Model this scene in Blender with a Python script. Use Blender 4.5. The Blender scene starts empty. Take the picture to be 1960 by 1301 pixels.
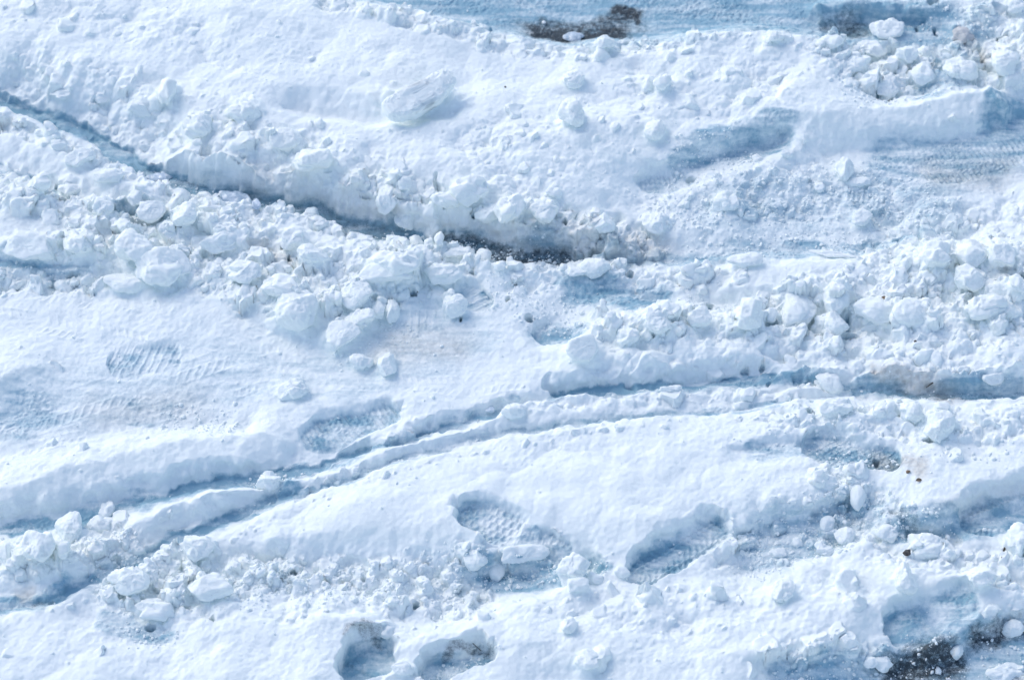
import bpy, math, random
import numpy as np

# ------------------------------------------------------------------ camera
SC = bpy.context.scene
PITCH = math.radians(50.0)
HFOV = math.radians(20.4)
DIST = 6.95
ZC = 0.05
W, Hh = 1960.0, 1301.0
FPX = W / 2 / math.tan(HFOV / 2)
CAM = np.array([0.0, -DIST * math.cos(PITCH), DIST * math.sin(PITCH) + ZC])
FWD = np.array([0.0, math.cos(PITCH), -math.sin(PITCH)])
UP = np.array([0.0, math.sin(PITCH), math.cos(PITCH)])
cd = bpy.data.cameras.new("Camera")
cam = bpy.data.objects.new("Camera", cd)
SC.collection.objects.link(cam)
cam.location = CAM
cam.rotation_euler = (math.pi / 2 - PITCH, 0, 0)
cd.sensor_width = 36
cd.angle = HFOV
cd.clip_start = 0.1
cd.clip_end = 500
cd.dof.use_dof = True
cd.dof.focus_distance = 6.75
cd.dof.aperture_fstop = 3.5
SC.camera = cam

# ------------------------------------------------------------------ light
SUN_EL, SUN_AZ = math.radians(43), math.radians(-45)      # azimuth from +Y, clockwise
world = bpy.data.worlds.new("World")
SC.world = world
world.use_nodes = True
wn = world.node_tree
sky = wn.nodes.new("ShaderNodeTexSky")
sky.sky_type = 'NISHITA'
sky.sun_disc = False
sky.sun_elevation = SUN_EL
sky.sun_rotation = SUN_AZ
sky.air_density = 1.0
sky.ozone_density = 0.0
sky.dust_density = 1.0
bg = wn.nodes["Background"]
wn.links.new(sky.outputs[0], bg.inputs[0])
bg.inputs[1].default_value = 0.15
sd = bpy.data.lights.new("Sun", 'SUN')
sd.energy = 0.72
sd.angle = math.radians(36)
sd.color = (1.0, 0.94, 0.83)
sun = bpy.data.objects.new("Sun", sd)
SC.collection.objects.link(sun)
dx, dy = math.sin(SUN_AZ) * math.cos(SUN_EL), math.cos(SUN_AZ) * math.cos(SUN_EL)
from mathutils import Vector, Matrix, Euler
sun.rotation_euler = Vector((dx, dy, math.sin(SUN_EL))).to_track_quat('Z', 'Y').to_euler()
SC.view_settings.view_transform = 'Standard'
SC.view_settings.look = 'None'
SC.view_settings.exposure = 0.61
SC.cycles.max_bounces = 14
SC.cycles.diffuse_bounces = 12
SC.view_settings.gamma = 1

rng = np.random.default_rng(7)
random.seed(7)

# ------------------------------------------------------------------ helpers
def unproj(u, v, z):
    """photo pixel -> point on the horizontal plane at height z (metres)"""
    d = FWD * FPX + np.array([1.0, 0, 0]) * (u - W / 2) - UP * (v - Hh / 2)
    t = (z - CAM[2]) / d[2]
    return CAM + d * t

_tab = np.random.default_rng(99).random((16, 256, 256)).astype(np.float32)
def noise2(x, y, scale, seed=0):
    t = _tab[seed % 16]
    fx = x / scale + seed * 37.37 + 1000.0
    fy = y / scale + seed * 17.71 + 1000.0
    ix = np.floor(fx).astype(np.int64); iy = np.floor(fy).astype(np.int64)
    a = (fx - ix).astype(np.float32); b = (fy - iy).astype(np.float32)
    a = a * a * a * (a * (a * 6 - 15) + 10); b = b * b * b * (b * (b * 6 - 15) + 10)
    i0 = ix & 255; i1 = (ix + 1) & 255; j0 = iy & 255; j1 = (iy + 1) & 255
    return ((t[i0, j0] * (1 - a) + t[i1, j0] * a) * (1 - b) + (t[i0, j1] * (1 - a) + t[i1, j1] * a) * b) * 2 - 1

def rotn(x, y, s, seed):
    c, q = math.cos(seed * 1.3), math.sin(seed * 1.3)
    return noise2(x * c - y * q, x * q + y * c, s, seed)

_t3 = np.random.default_rng(5).random((32, 32, 32)).astype(np.float32)
def noise3(p, scale, seed=0):
    f = p / scale + seed * 7.13 + 500.0
    i = np.floor(f).astype(np.int64); w = f - i
    w = w * w * w * (w * (w * 6 - 15) + 10)
    r = 0
    for dx_ in (0, 1):
        for dy_ in (0, 1):
            for dz_ in (0, 1):
                k = (w[:, 0] if dx_ else 1 - w[:, 0]) * (w[:, 1] if dy_ else 1 - w[:, 1]) * (w[:, 2] if dz_ else 1 - w[:, 2])
                r = r + k * _t3[(i[:, 0] + dx_) & 31, (i[:, 1] + dy_) & 31, (i[:, 2] + dz_) & 31]
    return r * 2 - 1

def sstep(a, b, x):
    t = np.clip((x - a) / (b - a), 0, 1)
    return t * t * (3 - 2 * t)

def bilin(A, gx, gy):
    gx = np.clip(gx, 0, A.shape[0] - 1.001); gy = np.clip(gy, 0, A.shape[1] - 1.001)
    i = gx.astype(int); j = gy.astype(int); a = gx - i; b = gy - j
    return (A[i, j] * (1 - a) + A[i + 1, j] * a) * (1 - b) + (A[i, j + 1] * (1 - a) + A[i + 1, j + 1] * a) * b

# ------------------------------------------------------------------ relief lines, photo pixels + height in cm
X0, X1, Y0, Y1 = -1.62, 1.62, -1.36, 1.52
LS = 0.0075                                   # coarse grid step
NX, NY = int((X1 - X0) / LS) + 1, int((Y1 - Y0) / LS) + 1
LINES = [
 # rut A: near crest, floor, foot of the far cliff, cliff top
 [(-150,170,7),(0,216,7),(45,234,7),(110,262,7),(190,293,7),(275,345,7),(350,365,7),(430,388,7),(500,402,7),(560,402,7),(640,428,7),(700,452,7.5),(760,468,7.5),(850,468,7.5),(920,490,7),(980,512,7),(1060,514,6.5),(1130,496,6.5),(1200,512,6),(1300,520,6),(1400,502,6),(1500,508,6.5),(1600,490,7),(1700,476,7.5),(1780,462,8),(1850,457,8),(1900,462,8),(2100,470,8)],
 [(-150,160,1),(0,207,1),(100,250,.8),(190,285,1),(280,338,1),(400,378,1),(500,394,1),(600,412,.8),(700,444,.6),(800,460,.8),(900,478,.5),(980,500,.2),(1080,502,.2),(1130,496,.8),(1200,503,1.4),(1300,496,2),(1450,478,2),(1600,480,2),(1700,465,2),(1830,440,2.5)],
 [(-150,155,1.6),(0,201,1.6),(100,242,1.4),(190,273,1.4),(300,322,1.5),(400,356,1.5),(480,374,1.2),(570,392,1.2),(680,425,1),(760,440,1.5),(850,455,2),(960,478,1),(1080,485,1),(1200,488,2)],
 [(-150,140,8),(0,184,8),(60,200,9),(100,219,9.5),(160,240,10),(250,266,10.5),(330,284,11),(420,302,12),(500,322,12.5),(600,345,12.5),(690,372,11.5),(760,390,10),(850,405,9),(940,420,8.5),(1050,440,7.5),(1130,460,6),(1200,472,4.5)],
 # upper plateau
 [(-150,50,11),(0,90,11),(200,140,11),(400,190,11.5),(540,213,11),(620,234,10.5),(740,246,10),(800,245,10),(860,234,10.5),(950,260,11),(1100,260,11),(1250,230,11)],
 [(545,204,8.3),(640,224,7.8),(740,236,7.6),(830,234,7.8),(868,215,8.5)],
 [(600,190,10.2),(700,200,9.8),(745,205,9.5)],
 [(430,120,12),(500,150,12),(560,158,12),(640,160,12),(730,182,11)],
 [(0,-40,12),(200,-20,12),(400,10,12.5),(560,30,12.5)],
 [(590,45,11.5),(575,60,10.5)],
 [(520,330,12),(640,310,12),(800,330,10.5),(860,370,9.5),(960,380,9.5),(1060,390,9),(1150,400,8)],
 [(660,340,12.5),(800,300,11.5),(1000,300,11.5),(1200,290,9.5),(1290,300,8)],
 # back edge of the plateau and dirty ice beyond
 [(520,-60,11),(620,-18,11),(700,4,11),(800,26,10.5),(900,52,10),(960,74,10),(1000,68,10),(1040,84,9.5),(1100,88,9.5),(1160,76,10.5),(1200,90,9.5),(1280,74,10),(1340,66,11),(1400,52,11.5),(1480,56,11.5),(1560,72,10.5),(1612,70,10.5)],
 [(640,-24,2),(700,-4,1.6),(800,16,1.5),(900,42,1.3),(960,64,1),(1000,59,.8),(1040,74,.6),(1100,79,.5),(1160,66,.5),(1200,80,.6),(1280,63,1),(1340,56,1.2),(1400,42,1.5),(1480,46,1.5),(1560,62,1),(1612,62,.5)],
 [(560,-90,1.5),(680,-36,1.5),(800,-8,1.4),(900,18,1.2),(960,38,1),(1050,52,.6),(1180,54,.5),(1300,38,1),(1420,18,1.4),(1500,26,1.5),(1560,44,1),(1618,70,.4),(1640,62,.5)],
 [(700,-120,1.8),(1000,-60,1.5),(1100,20,.8),(1300,0,1.6),(1500,-10,2),(1560,10,1.5)],
 [(1000,-250,2),(1500,-250,2),(1900,-250,6)],
 [(1572,2,7),(1640,0,7.5),(1720,8,8),(1780,14,7.5),(1880,-30,8)],
 [(1575,30,1.8),(1630,36,1.5),(1700,42,1.5),(1770,46,2)],
 [(1640,95,4),(1700,90,5),(1760,100,4),(1800,60,3),(1830,95,4)],
 [(1850,60,7),(1880,20,8),(1960,0,9),(2050,-20,9)],
 [(1660,140,7),(1720,140,6.5),(1790,140,6),(1860,140,7),(1950,130,9),(2050,120,9)],
 # ridge B and its wall
 [(1610,120,9.5),(1560,150,10.5),(1500,170,11)],
 [(1640,200,10),(1700,200,9.5),(1740,196,10),(1830,172,10.5),(1895,160,11),(1928,192,10)],
 [(1690,188,3.5),(1720,185,3),(1780,176,4)],
 [(1400,200,11),(1500,210,11),(1580,215,10.5),(1640,205,10)],
 [(1580,300,2.6),(1700,282,2.5),(1850,262,2.3),(1920,240,1.5),(1960,225,1.2),(2060,230,2)],
 [(1910,225,4),(1870,225,6),(1800,222,8),(1700,232,8),(1620,245,7.5)],
 [(1540,235,8.5),(1543,262,7.5),(1538,285,6.5),(1500,306,6),(1430,334,5.5),(1350,352,5),(1290,378,4.5),(1230,386,4)],
 [(1300,292,7.5),(1350,262,9),(1420,240,9.5),(1500,230,9.5)],
 [(1290,325,3),(1350,312,2.6),(1430,290,2.8),(1500,272,3.4)],
 [(1230,360,3),(1290,350,3),(1320,345,3)],
 [(1320,400,3),(1450,380,3),(1600,360,3),(1750,380,3),(1960,390,3.5),(2060,390,3.5)],
 [(1300,450,3.5),(1450,440,3),(1600,430,3),(1750,430,3.5),(1900,430,4),(2060,430,4)],
 [(1700,330,2.6),(1850,330,2.2),(2060,300,2.2)],
 # ridge C slope, shallow rut D, middle slush
 [(1330,575,3.5),(1420,580,3),(1500,596,3),(1560,615,3)],
 [(1380,550,5.5),(1500,540,7),(1640,530,8),(1800,510,9),(1960,520,9),(2060,520,9)],
 [(1600,620,4.5),(1660,608,4.5),(1700,600,5.5),(1800,600,7),(1960,600,8),(2060,600,8)],
 [(1110,570,3),(1180,560,2.8),(1250,575,2.8),(1280,590,3)],
 [(1290,560,4.5),(1200,535,4.5),(1100,545,4.5)],
 [(1030,650,2),(1060,655,2),(1090,645,2)],
 [(960,600,4.5),(1000,655,5),(1040,672,5.5),(1100,668,6),(1125,640,7),(1180,608,8),(1250,592,8.5),(1330,590,8.5),(1400,592,8),(1440,612,7.5),(1500,640,6.5),(1600,650,6.5),(1750,650,7.5),(1960,650,8),(2060,650,8)],
 [(1060,720,5.5),(1150,715,6),(1250,695,7),(1350,672,8),(1440,672,7.5),(1470,678,6.5)],
 # rut F
 [(1470,700,5),(1560,700,6),(1650,700,7),(1700,706,7.5),(1760,712,8),(1850,718,8),(1960,712,8),(2060,712,8)],
 [(2060,758,2.6),(1960,760,2.6),(1850,765,2.2),(1750,759,2.6),(1680,754,2.8),(1600,742,2.8),(1500,732,2.4),(1450,730,1.8),(1330,740,1.6),(1250,742,2),(1200,748,2.6),(1100,757,3),(1050,765,3.2),(1000,776,3),(950,791,2.8),(920,799,2.8),(850,825,3),(760,852,3.2),(680,874,3.4),(640,886,3.2),(590,900,1.2),(540,912,1),(480,922,1),(400,930,1),(330,944,1),(260,966,1),(200,990,.8),(140,1010,1),(60,1010,1),(0,1012,1),(-150,1030,1)],
 [(1470,712,2),(1400,724,1.8),(1320,730,1.3),(1230,734,1.8),(1130,748,2.2)],
 [(560,890,2.5),(500,906,2),(400,920,1.6),(300,938,1.6),(220,960,1.4),(100,985,1.5),(0,992,1.5),(-150,1000,2)],
 # ridge H between the two thin ruts
 [(1640,752,4),(1560,738,5),(1480,742,5),(1430,735,5.5),(1350,750,5),(1250,746,5),(1190,760,5),(1130,760,5.5),(1070,764,5.5),(1000,778,5.5),(960,797,6),(900,826,6),(850,834,6),(760,862,6),(690,880,6),(640,892,6),(580,912,6),(520,930,6),(480,938,6.5),(420,942,7),(330,956,7.5),(280,980,7.5),(240,1010,7.5),(190,1040,6.5),(120,1075,6),(0,1080,5.5),(-150,1085,5.5)],
 # rut J floor, near crest K
 [(1700,764,1.5),(1620,760,2),(1540,762,2),(1480,772,4),(1350,790,3.8),(1200,804,3.8),(1090,819,3.8),(1000,830,3.8),(900,848,3.8),(800,874,3.8),(700,904,3.6),(630,924,3.4),(560,948,2.8),(510,970,2),(450,994,1.2),(380,1018,1.2),(310,1054,1),(265,1078,1),(200,1104,1.6),(140,1132,1.8),(80,1158,1.6),(0,1165,2),(-150,1180,.6)],
 [(520,955,2.4),(450,976,2),(360,1005,2),(290,1042,2),(240,1070,2),(160,1112,2.6),(90,1138,3),(0,1150,3)],
 [(2060,766,6),(1960,768,6),(1830,772,6.5),(1750,766,6.5),(1700,770,6.5),(1600,768,6.5),(1540,768,6.5),(1480,778,6.5),(1350,795,6.5),(1200,808,6.5),(1090,824,6.5),(1000,835,6.5),(900,853,6.5),(800,880,6.5),(700,910,6.5),(630,930,6.5),(565,956,6.5),(522,976,6.5),(480,1000,6),(430,1014,6),(360,1034,6),(300,1064,6),(270,1084,6),(220,1094,6.5),(150,1130,6),(80,1162,6),(0,1178,6),(-150,1200,6)],
 [(240,1050,5.5),(340,1000,6),(440,960,5.5),(520,945,5)],
 [(60,1110,4),(150,1090,4.5),(0,1110,4)],
 # bank L between rut F and the tread flat
 [(-150,950,8),(0,930,8.5),(60,915,8.5),(150,884,8.5),(230,858,8.5),(300,846,8.5),(370,832,8),(450,822,8),(530,826,7.5),(552,845,6)],
 [(-150,960,6.5),(0,962,6.5),(150,925,6.5),(300,895,6.5),(450,880,6),(530,872,4.5)],
 [(-150,880,4),(0,870,4),(100,850,4.2),(200,822,4.2),(330,810,4.2),(420,800,4.5),(480,800,5)],
 [(500,790,6),(560,775,6.5),(610,775,6.5),(650,770,5.5)],
 [(575,720,5),(540,735,5.5),(580,745,5.5)],
 [(560,868,3),(600,880,3)],
 [(690,868,5.5),(740,842,5.5),(800,812,5.5),(870,790,5.5),(950,766,5.3),(1010,750,5.5)],
 [(-150,740,7),(0,720,8),(60,700,7.5),(105,712,5)],
 [(-150,650,4.5),(0,640,4.5),(200,620,4.6),(400,630,4.6),(520,640,4.6)],
 [(0,800,4),(200,760,4),(400,740,4.3),(550,700,4.4),(700,740,4.6),(850,700,4.6),(950,680,4.8)],
 # rubble bank N
 [(-150,250,8),(0,255,8),(100,292,8),(200,330,7.5),(300,375,8)],
 [(-150,310,5.5),(0,318,5),(60,338,5),(130,368,5),(200,398,4.5),(250,412,4),(300,425,4.5)],
 [(-150,370,8),(0,380,8),(120,390,8),(180,415,8.5),(260,450,8.5),(380,440,9),(500,440,9),(640,470,8.5),(740,490,9),(840,500,8),(900,520,7)],
 [(-150,460,8),(0,460,8),(100,450,8),(160,480,7.5)],
 [(-150,500,5),(0,508,4.5),(80,520,4.5),(160,524,4.5)],
 [(200,545,6.5),(300,535,7.5),(380,520,8),(460,560,7),(560,600,7.5),(600,560,8),(740,560,7)],
 [(-150,560,5),(0,560,5),(150,565,5),(280,575,5),(400,590,4.8),(470,610,4.6),(560,645,4.5),(640,690,4.5),(700,700,4.5),(740,640,4.5),(780,600,4.5)],
 [(820,560,5),(880,600,4.5),(900,640,4.5),(980,560,5),(1060,540,5)],
 # lower smooth bank P
 [(600,985,8),(700,960,8),(850,930,8.5),(1000,900,8.5),(1200,880,8.5),(1400,850,8.5),(1500,820,8)],
 [(520,1020,8),(640,1015,7.5),(760,1010,7.5),(850,1000,8)],
 [(500,1060,5),(640,1062,4.5),(760,1060,4.5),(860,1075,4.5),(890,1090,4.5)],
 [(330,1070,5.5),(450,1080,5),(600,1100,5),(800,1120,5),(880,1140,5)],
 [(870,960,8.5),(1000,945,8.5),(1100,985,8),(1140,1020,8),(1150,1070,6.5),(1175,1110,6)],
 [(1200,1000,9),(1300,985,9),(1400,960,8.5),(1500,930,8)],
 [(1400,860,7),(1480,850,6),(1540,845,6)],
 [(1540,832,8),(1620,838,8),(1700,852,8)],
 [(1400,900,8.5),(1520,890,8),(1600,905,8),(1680,920,7.5)],
 [(1600,790,8),(1700,800,8),(1850,810,8),(1960,820,8),(2060,820,8)],
 [(1700,860,7),(1850,860,8),(1960,850,8)],
 [(870,1045,6),(920,1052,6.5),(980,1052,6.5),(1040,1075,6),(1085,1075,6.5)],
 [(920,1098,1.5),(980,1090,1),(1050,1098,1.2),(1130,1085,1.5),(1150,1100,1.5)],
 [(930,1118,2),(1000,1128,2),(1080,1118,2.5)],
 [(760,1185,6),(850,1172,6.5),(950,1165,7),(1020,1148,6.5),(1100,1125,6.5),(1170,1115,6.5),(1250,1118,6.5),(1320,1120,7),(1390,1130,7),(1460,1135,6.5)],
 [(1390,1010,7),(1450,988,7.5),(1540,965,7.5),(1600,940,7.5),(1650,925,7.5)],
 [(1390,1040,3),(1470,1018,2.8),(1540,1000,2.8),(1610,975,2.8),(1650,960,3)],
 [(1400,1100,3),(1500,1080,2.6),(1580,1045,2.6),(1640,1010,3)],
 [(1500,1130,7),(1560,1100,6.5),(1600,1062,6.5),(1650,1042,6.5),(1700,1068,7),(1740,1090,7.5),(1800,1060,7.5),(1860,1030,7),(1890,1020,6)],
 [(1680,1020,3),(1740,1030,2.2),(1800,1030,2.8),(1830,1025,3)],
 [(1680,960,7),(1720,1000,8),(1770,985,9),(1820,962,9),(1880,920,9),(1960,890,9),(2060,860,9)],
 [(1840,1010,2.5),(1900,990,2),(1960,975,2),(2060,950,2)],
 [(1690,1120,8),(1800,1105,8),(1900,1080,7.5),(1960,1060,7.5),(2060,1050,7)],
 [(1600,1180,8),(1660,1170,8),(1690,1160,7.5)],
 [(1770,1240,6),(1830,1215,6),(1900,1180,6),(1960,1150,6),(2060,1130,6)],
 [(1800,1246,1.5),(1850,1238,1),(1900,1216,.5),(1960,1190,.5),(2060,1170,.6)],
 [(1720,1275,.3),(1790,1270,.2),(1880,1255,.1),(1960,1240,.2),(2060,1230,.2)],
 [(1700,1350,.3),(1900,1350,.5),(2060,1350,1)],
 [(1200,1286,7),(1350,1262,8),(1450,1246,8),(1600,1222,8),(1650,1230,7.5),(1690,1248,6)],
 [(1440,1290,4.5),(1560,1276,3.5),(1640,1275,2.5),(1690,1280,1.5)],
 [(1500,1330,.8),(1650,1300,.6)],
 [(1100,1180,7),(1250,1180,7.5),(1400,1180,8),(1550,1160,8)],
 # bottom left
 [(-150,1200,7),(0,1195,7),(80,1185,6.5),(150,1210,6.5),(240,1245,6),(310,1275,5.5)],
 [(150,1170,4.5),(200,1185,4),(260,1205,3),(310,1225,2.8),(335,1240,3)],
 [(-150,1260,8),(0,1260,8),(150,1260,8),(280,1301,7)],
 [(330,1301,6),(420,1250,7.5),(520,1210,8),(620,1180,8.5),(700,1185,8.5)],
 [(360,1160,6),(460,1170,6),(560,1150,5.5),(700,1150,5.5)],
 [(500,1301,8.5),(600,1270,8.5),(650,1240,8.5)],
 [(700,1228,8),(740,1222,7.5),(758,1250,7),(738,1285,6.5)],
 [(760,1240,8),(830,1205,8.5),(910,1205,8),(960,1235,7.5)],
 [(1000,1230,8),(1100,1220,8),(1100,1290,7.5),(960,1290,7)],
 [(750,1310,6),(850,1330,6),(950,1300,6.5)],
 [(-150,1500,8),(400,1500,8),(1000,1500,8),(1500,1480,6),(2100,1480,4)],
]
def solve(lines):
    num = np.zeros((NX, NY)); cnt = np.zeros((NX, NY))
    for L in lines:
        for a, b in zip(L[:-1], L[1:]):
            p, q = unproj(a[0], a[1], a[2] / 100), unproj(b[0], b[1], b[2] / 100)
            n = max(2, int(np.linalg.norm(q - p) / LS * 2))
            for t in np.linspace(0, 1, n):
                r = p * (1 - t) + q * t
                i, j = int(round((r[0] - X0) / LS)), int(round((r[1] - Y0) / LS))
                if 0 <= i < NX and 0 <= j < NY:
                    num[i, j] += r[2]; cnt[i, j] += 1
    pyr = [(num, cnt)]
    for _ in range(6):
        n_, c_ = pyr[-1]
        a, b = (n_.shape[0] + 1) // 2 * 2, (n_.shape[1] + 1) // 2 * 2
        n2, c2 = np.zeros((a, b)), np.zeros((a, b))
        n2[:n_.shape[0], :n_.shape[1]] = n_; c2[:n_.shape[0], :n_.shape[1]] = c_
        pyr.append((n2.reshape(a // 2, 2, b // 2, 2).sum((1, 3)), c2.reshape(a // 2, 2, b // 2, 2).sum((1, 3))))
    h = None
    for n_, c_ in pyr[::-1]:
        m = c_ > 0
        val = np.where(m, n_ / np.maximum(c_, 1e-9), 0)
        if h is None:
            h = np.full(n_.shape, val[m].mean())
        else:
            gi, gj = np.meshgrid(np.arange(n_.shape[0]) / 2 - .25, np.arange(n_.shape[1]) / 2 - .25, indexing='ij')
            h = bilin(h, gi, gj)
        for _ in range(140):
            h[m] = val[m]
            e = np.pad(h, 1, mode='edge')
            h = (e[:-2, 1:-1] + e[2:, 1:-1] + e[1:-1, :-2] + e[1:-1, 2:]) / 4
        h[m] = h[m] * .35 + val[m] * .65
    return h
HL = solve(LINES)
e = np.pad(HL, 1, mode='edge')
HL = HL * .6 + .1 * (e[:-2, 1:-1] + e[2:, 1:-1] + e[1:-1, :-2] + e[1:-1, 2:])

# ------------------------------------------------------------------ brushes for rubble, slush, dirt, asphalt and painted shade
LX, LY = np.meshgrid(X0 + np.arange(NX) * LS, Y0 + np.arange(NY) * LS, indexing='ij')
WX = LX + .018 * rotn(LX, LY, .09, 3) + .010 * rotn(LX, LY, .03, 4)
WY = LY + .018 * rotn(LX, LY, .09, 5) + .010 * rotn(LX, LY, .03, 6)
def brush(pts, wid, z=4, soft=.5, warp=True):
    """1 inside wid (cm) of the pixel polyline, fading over soft*wid"""
    P = [unproj(u, v, z / 100)[:2] for u, v in pts]
    if len(P) == 1: P = P * 2
    xx, yy = (WX, WY) if warp else (LX, LY)
    d = np.full(LX.shape, 9.)
    for a, b in zip(P[:-1], P[1:]):
        ab = b - a; l = max(ab @ ab, 1e-9)
        t = np.clip(((xx - a[0]) * ab[0] + (yy - a[1]) * ab[1]) / l, 0, 1)
        d = np.minimum(d, np.hypot(xx - a[0] - t * ab[0], yy - a[1] - t * ab[1]))
    w = wid / 100
    return 1 - sstep(w * (1 - soft), w * (1 + soft), d)
def layer(items, base=0., soft=.5):
    f = np.full(LX.shape, float(base))
    for pts, wid, val, z in items:
        f = f + (val - f) * brush(pts, wid, z, soft)
    return f
ROUGH = layer([
 ([(0,120),(300,190),(500,260),(700,330)],9,.55,11),
 ([(620,0),(900,56),(1100,92),(1300,72),(1600,74)],3.5,.75,10),
 ([(0,20),(400,60)],8,.4,12),
 ([(560,200),(760,215),(840,160)],8,.1,9),
 ([(950,330),(1200,200),(1450,120)],14,.45,10),
 ([(200,215),(330,235),(480,275),(600,300)],5,.6,11),
 ([(700,360),(900,410),(1100,430),(1230,450)],5.5,1.,8),
 ([(0,225),(190,290),(400,380),(560,400),(720,460),(950,495),(1250,515)],4,.9,7),
 ([(0,350),(150,390),(300,420),(480,440)],7,1.,8),
 ([(150,450),(400,500),(620,530),(850,510)],8,.9,8),
 ([(480,560),(720,560)],5,1.,7),
 ([(0,530),(200,540)],4,.8,5),
 ([(1000,530),(1100,520),(1250,540),(1400,510)],4,.7,5),
 ([(1640,110),(1800,120),(1940,100)],11,1.,6),
 ([(1900,40)],8,.8,7),
 ([(1300,400),(1500,370),(1650,360),(1750,420),(1950,430)],8,.6,3),
 ([(1700,470),(1960,490)],7,.9,8),
 ([(1500,570),(1700,560),(1960,590)],8,1.,7),
 ([(1150,620),(1400,610),(1600,640),(1900,650)],6,.8,7),
 ([(1150,700),(1400,680)],3,.5,6),
 ([(1550,720),(1700,730),(1960,730)],4,.6,4),
 ([(1480,795),(1700,795),(1960,825)],5,.7,7),
 ([(660,870),(800,820),(960,780)],3,.4,5),
 ([(1000,775),(1200,760),(1500,745)],3,.5,5),
 ([(0,1070),(150,1060),(230,1030)],5,.8,5),
 ([(250,1100),(400,1110),(650,1110),(880,1120)],8,.95,5),
 ([(300,1170),(700,1150)],4,.5,6),
 ([(880,1060),(1090,1080)],3,.7,6),
 ([(1400,1060),(1550,1020),(1650,990)],7,.6,3),
 ([(1620,930),(1700,1030),(1850,1060),(1950,1090)],7,.8,7),
 ([(1100,1180),(1400,1160),(1620,1140)],7,.5,7),
 ([(1000,1260),(1500,1250)],5,.35,7),
 ([(1500,1290),(1700,1290),(1950,1270)],6,.9,1),
 ([(1760,1240),(1960,1160)],3,.6,6),
 ([(1200,930),(900,920),(650,970)],8,.10,8),
 ([(-60,180),(0,198),(100,236),(190,262),(300,302),(420,332),(560,372),(690,400)],2.4,.12,6),
 ([(0,975),(200,935),(480,900)],3,.25,5),
], .24)
SLUSH_SHADE = layer([  # wet slush and ice, plus shade painted along rut floors and cliff foot
 ([(700,-80),(900,-10),(1150,30),(1400,20),(1560,25)],17,.85,1),
 ([(1600,60),(1700,50),(1780,60)],7,.8,2),
 ([(1880,40),(1780,200)],5,.35,4),
 ([(280,345),(400,378),(520,398),(640,425),(760,450)],2.4,.9,1),
 ([(0,214),(100,252),(200,290)],1.6,.8,2),
 ([(400,340),(560,375),(700,420)],2.4,.2,4),
 ([(880,470),(1000,488),(1100,490)],3.0,.9,1),
 ([(1150,490),(1300,495),(1450,478),(1620,478),(1800,450)],3,.5,2),
 ([(1310,322),(1430,292),(1500,270)],4,.55,2),
 ([(1910,240),(2000,230)],6,.8,2),
 ([(1700,310),(1960,290)],7,.5,2),
 ([(1400,400),(1800,370)],9,.3,3),
 ([(1110,560),(1250,575)],5,.8,3),
 ([(1040,645),(1080,648)],3.5,.7,2),
 ([(780,600),(900,650),(700,720),(350,720),(50,780)],10,.22,4),
 ([(0,800),(60,800)],5,.45,4),
 ([(0,505),(160,525)],3,.4,4),
 ([(320,430),(230,410)],2.5,.5,4),
 ([(1960,756),(1750,755),(1600,740),(1470,725),(1330,738),(1200,746),(1060,764)],1.8,.7,2),
 ([(1000,775),(900,805),(760,850),(640,888)],1.5,.5,3),
 ([(590,900),(480,922),(300,952),(200,990),(0,1012)],2.1,1,1),
 ([(1480,772),(1200,804),(900,848),(640,920)],1.1,.4,3.6),
 ([(560,948),(450,992),(330,1046),(200,1104),(80,1158),(0,1165)],2.2,.75,1),
 ([(300,1220),(250,1205),(200,1185)],2.6,.5,3),
 ([(920,1105),(1020,1112),(1140,1092)],4,.65,1.5),
 ([(1450,1060),(1560,1020),(1640,990)],6,.42,3),
 ([(1720,1030),(1830,1022),(1950,985)],3,.6,2),
 ([(1500,1300),(1660,1290)],3,.7,1),
 ([(1440,860),(1530,868)],3,.4,6),
 ([(1560,866),(1620,876)],3.2,.95,4),
 ([(1720,1285),(1960,1250)],7,.7,.3),
], 0.)
DARK = layer([  # asphalt and puddle, plus shade painted into ruts, gaps and print rims
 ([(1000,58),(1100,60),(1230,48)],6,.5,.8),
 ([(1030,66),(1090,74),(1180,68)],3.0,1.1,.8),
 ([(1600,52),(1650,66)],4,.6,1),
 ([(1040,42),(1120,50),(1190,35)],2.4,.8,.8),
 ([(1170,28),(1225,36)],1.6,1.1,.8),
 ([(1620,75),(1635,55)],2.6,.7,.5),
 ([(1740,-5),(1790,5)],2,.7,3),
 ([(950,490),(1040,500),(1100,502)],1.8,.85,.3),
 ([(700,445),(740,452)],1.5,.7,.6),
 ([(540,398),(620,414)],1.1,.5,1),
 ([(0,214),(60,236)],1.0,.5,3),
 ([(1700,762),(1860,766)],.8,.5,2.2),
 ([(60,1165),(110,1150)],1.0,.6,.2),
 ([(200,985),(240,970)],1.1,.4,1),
 ([(675,1240),(710,1228),(738,1236)],1.2,.62,.6),  # this and the next: shaded rims of the bottom prints, painted dark
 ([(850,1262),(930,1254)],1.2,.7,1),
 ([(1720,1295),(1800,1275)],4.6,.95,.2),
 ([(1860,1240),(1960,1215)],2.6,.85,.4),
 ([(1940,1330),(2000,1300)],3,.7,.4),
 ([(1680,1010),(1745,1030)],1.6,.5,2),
], 0., .95)
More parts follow.
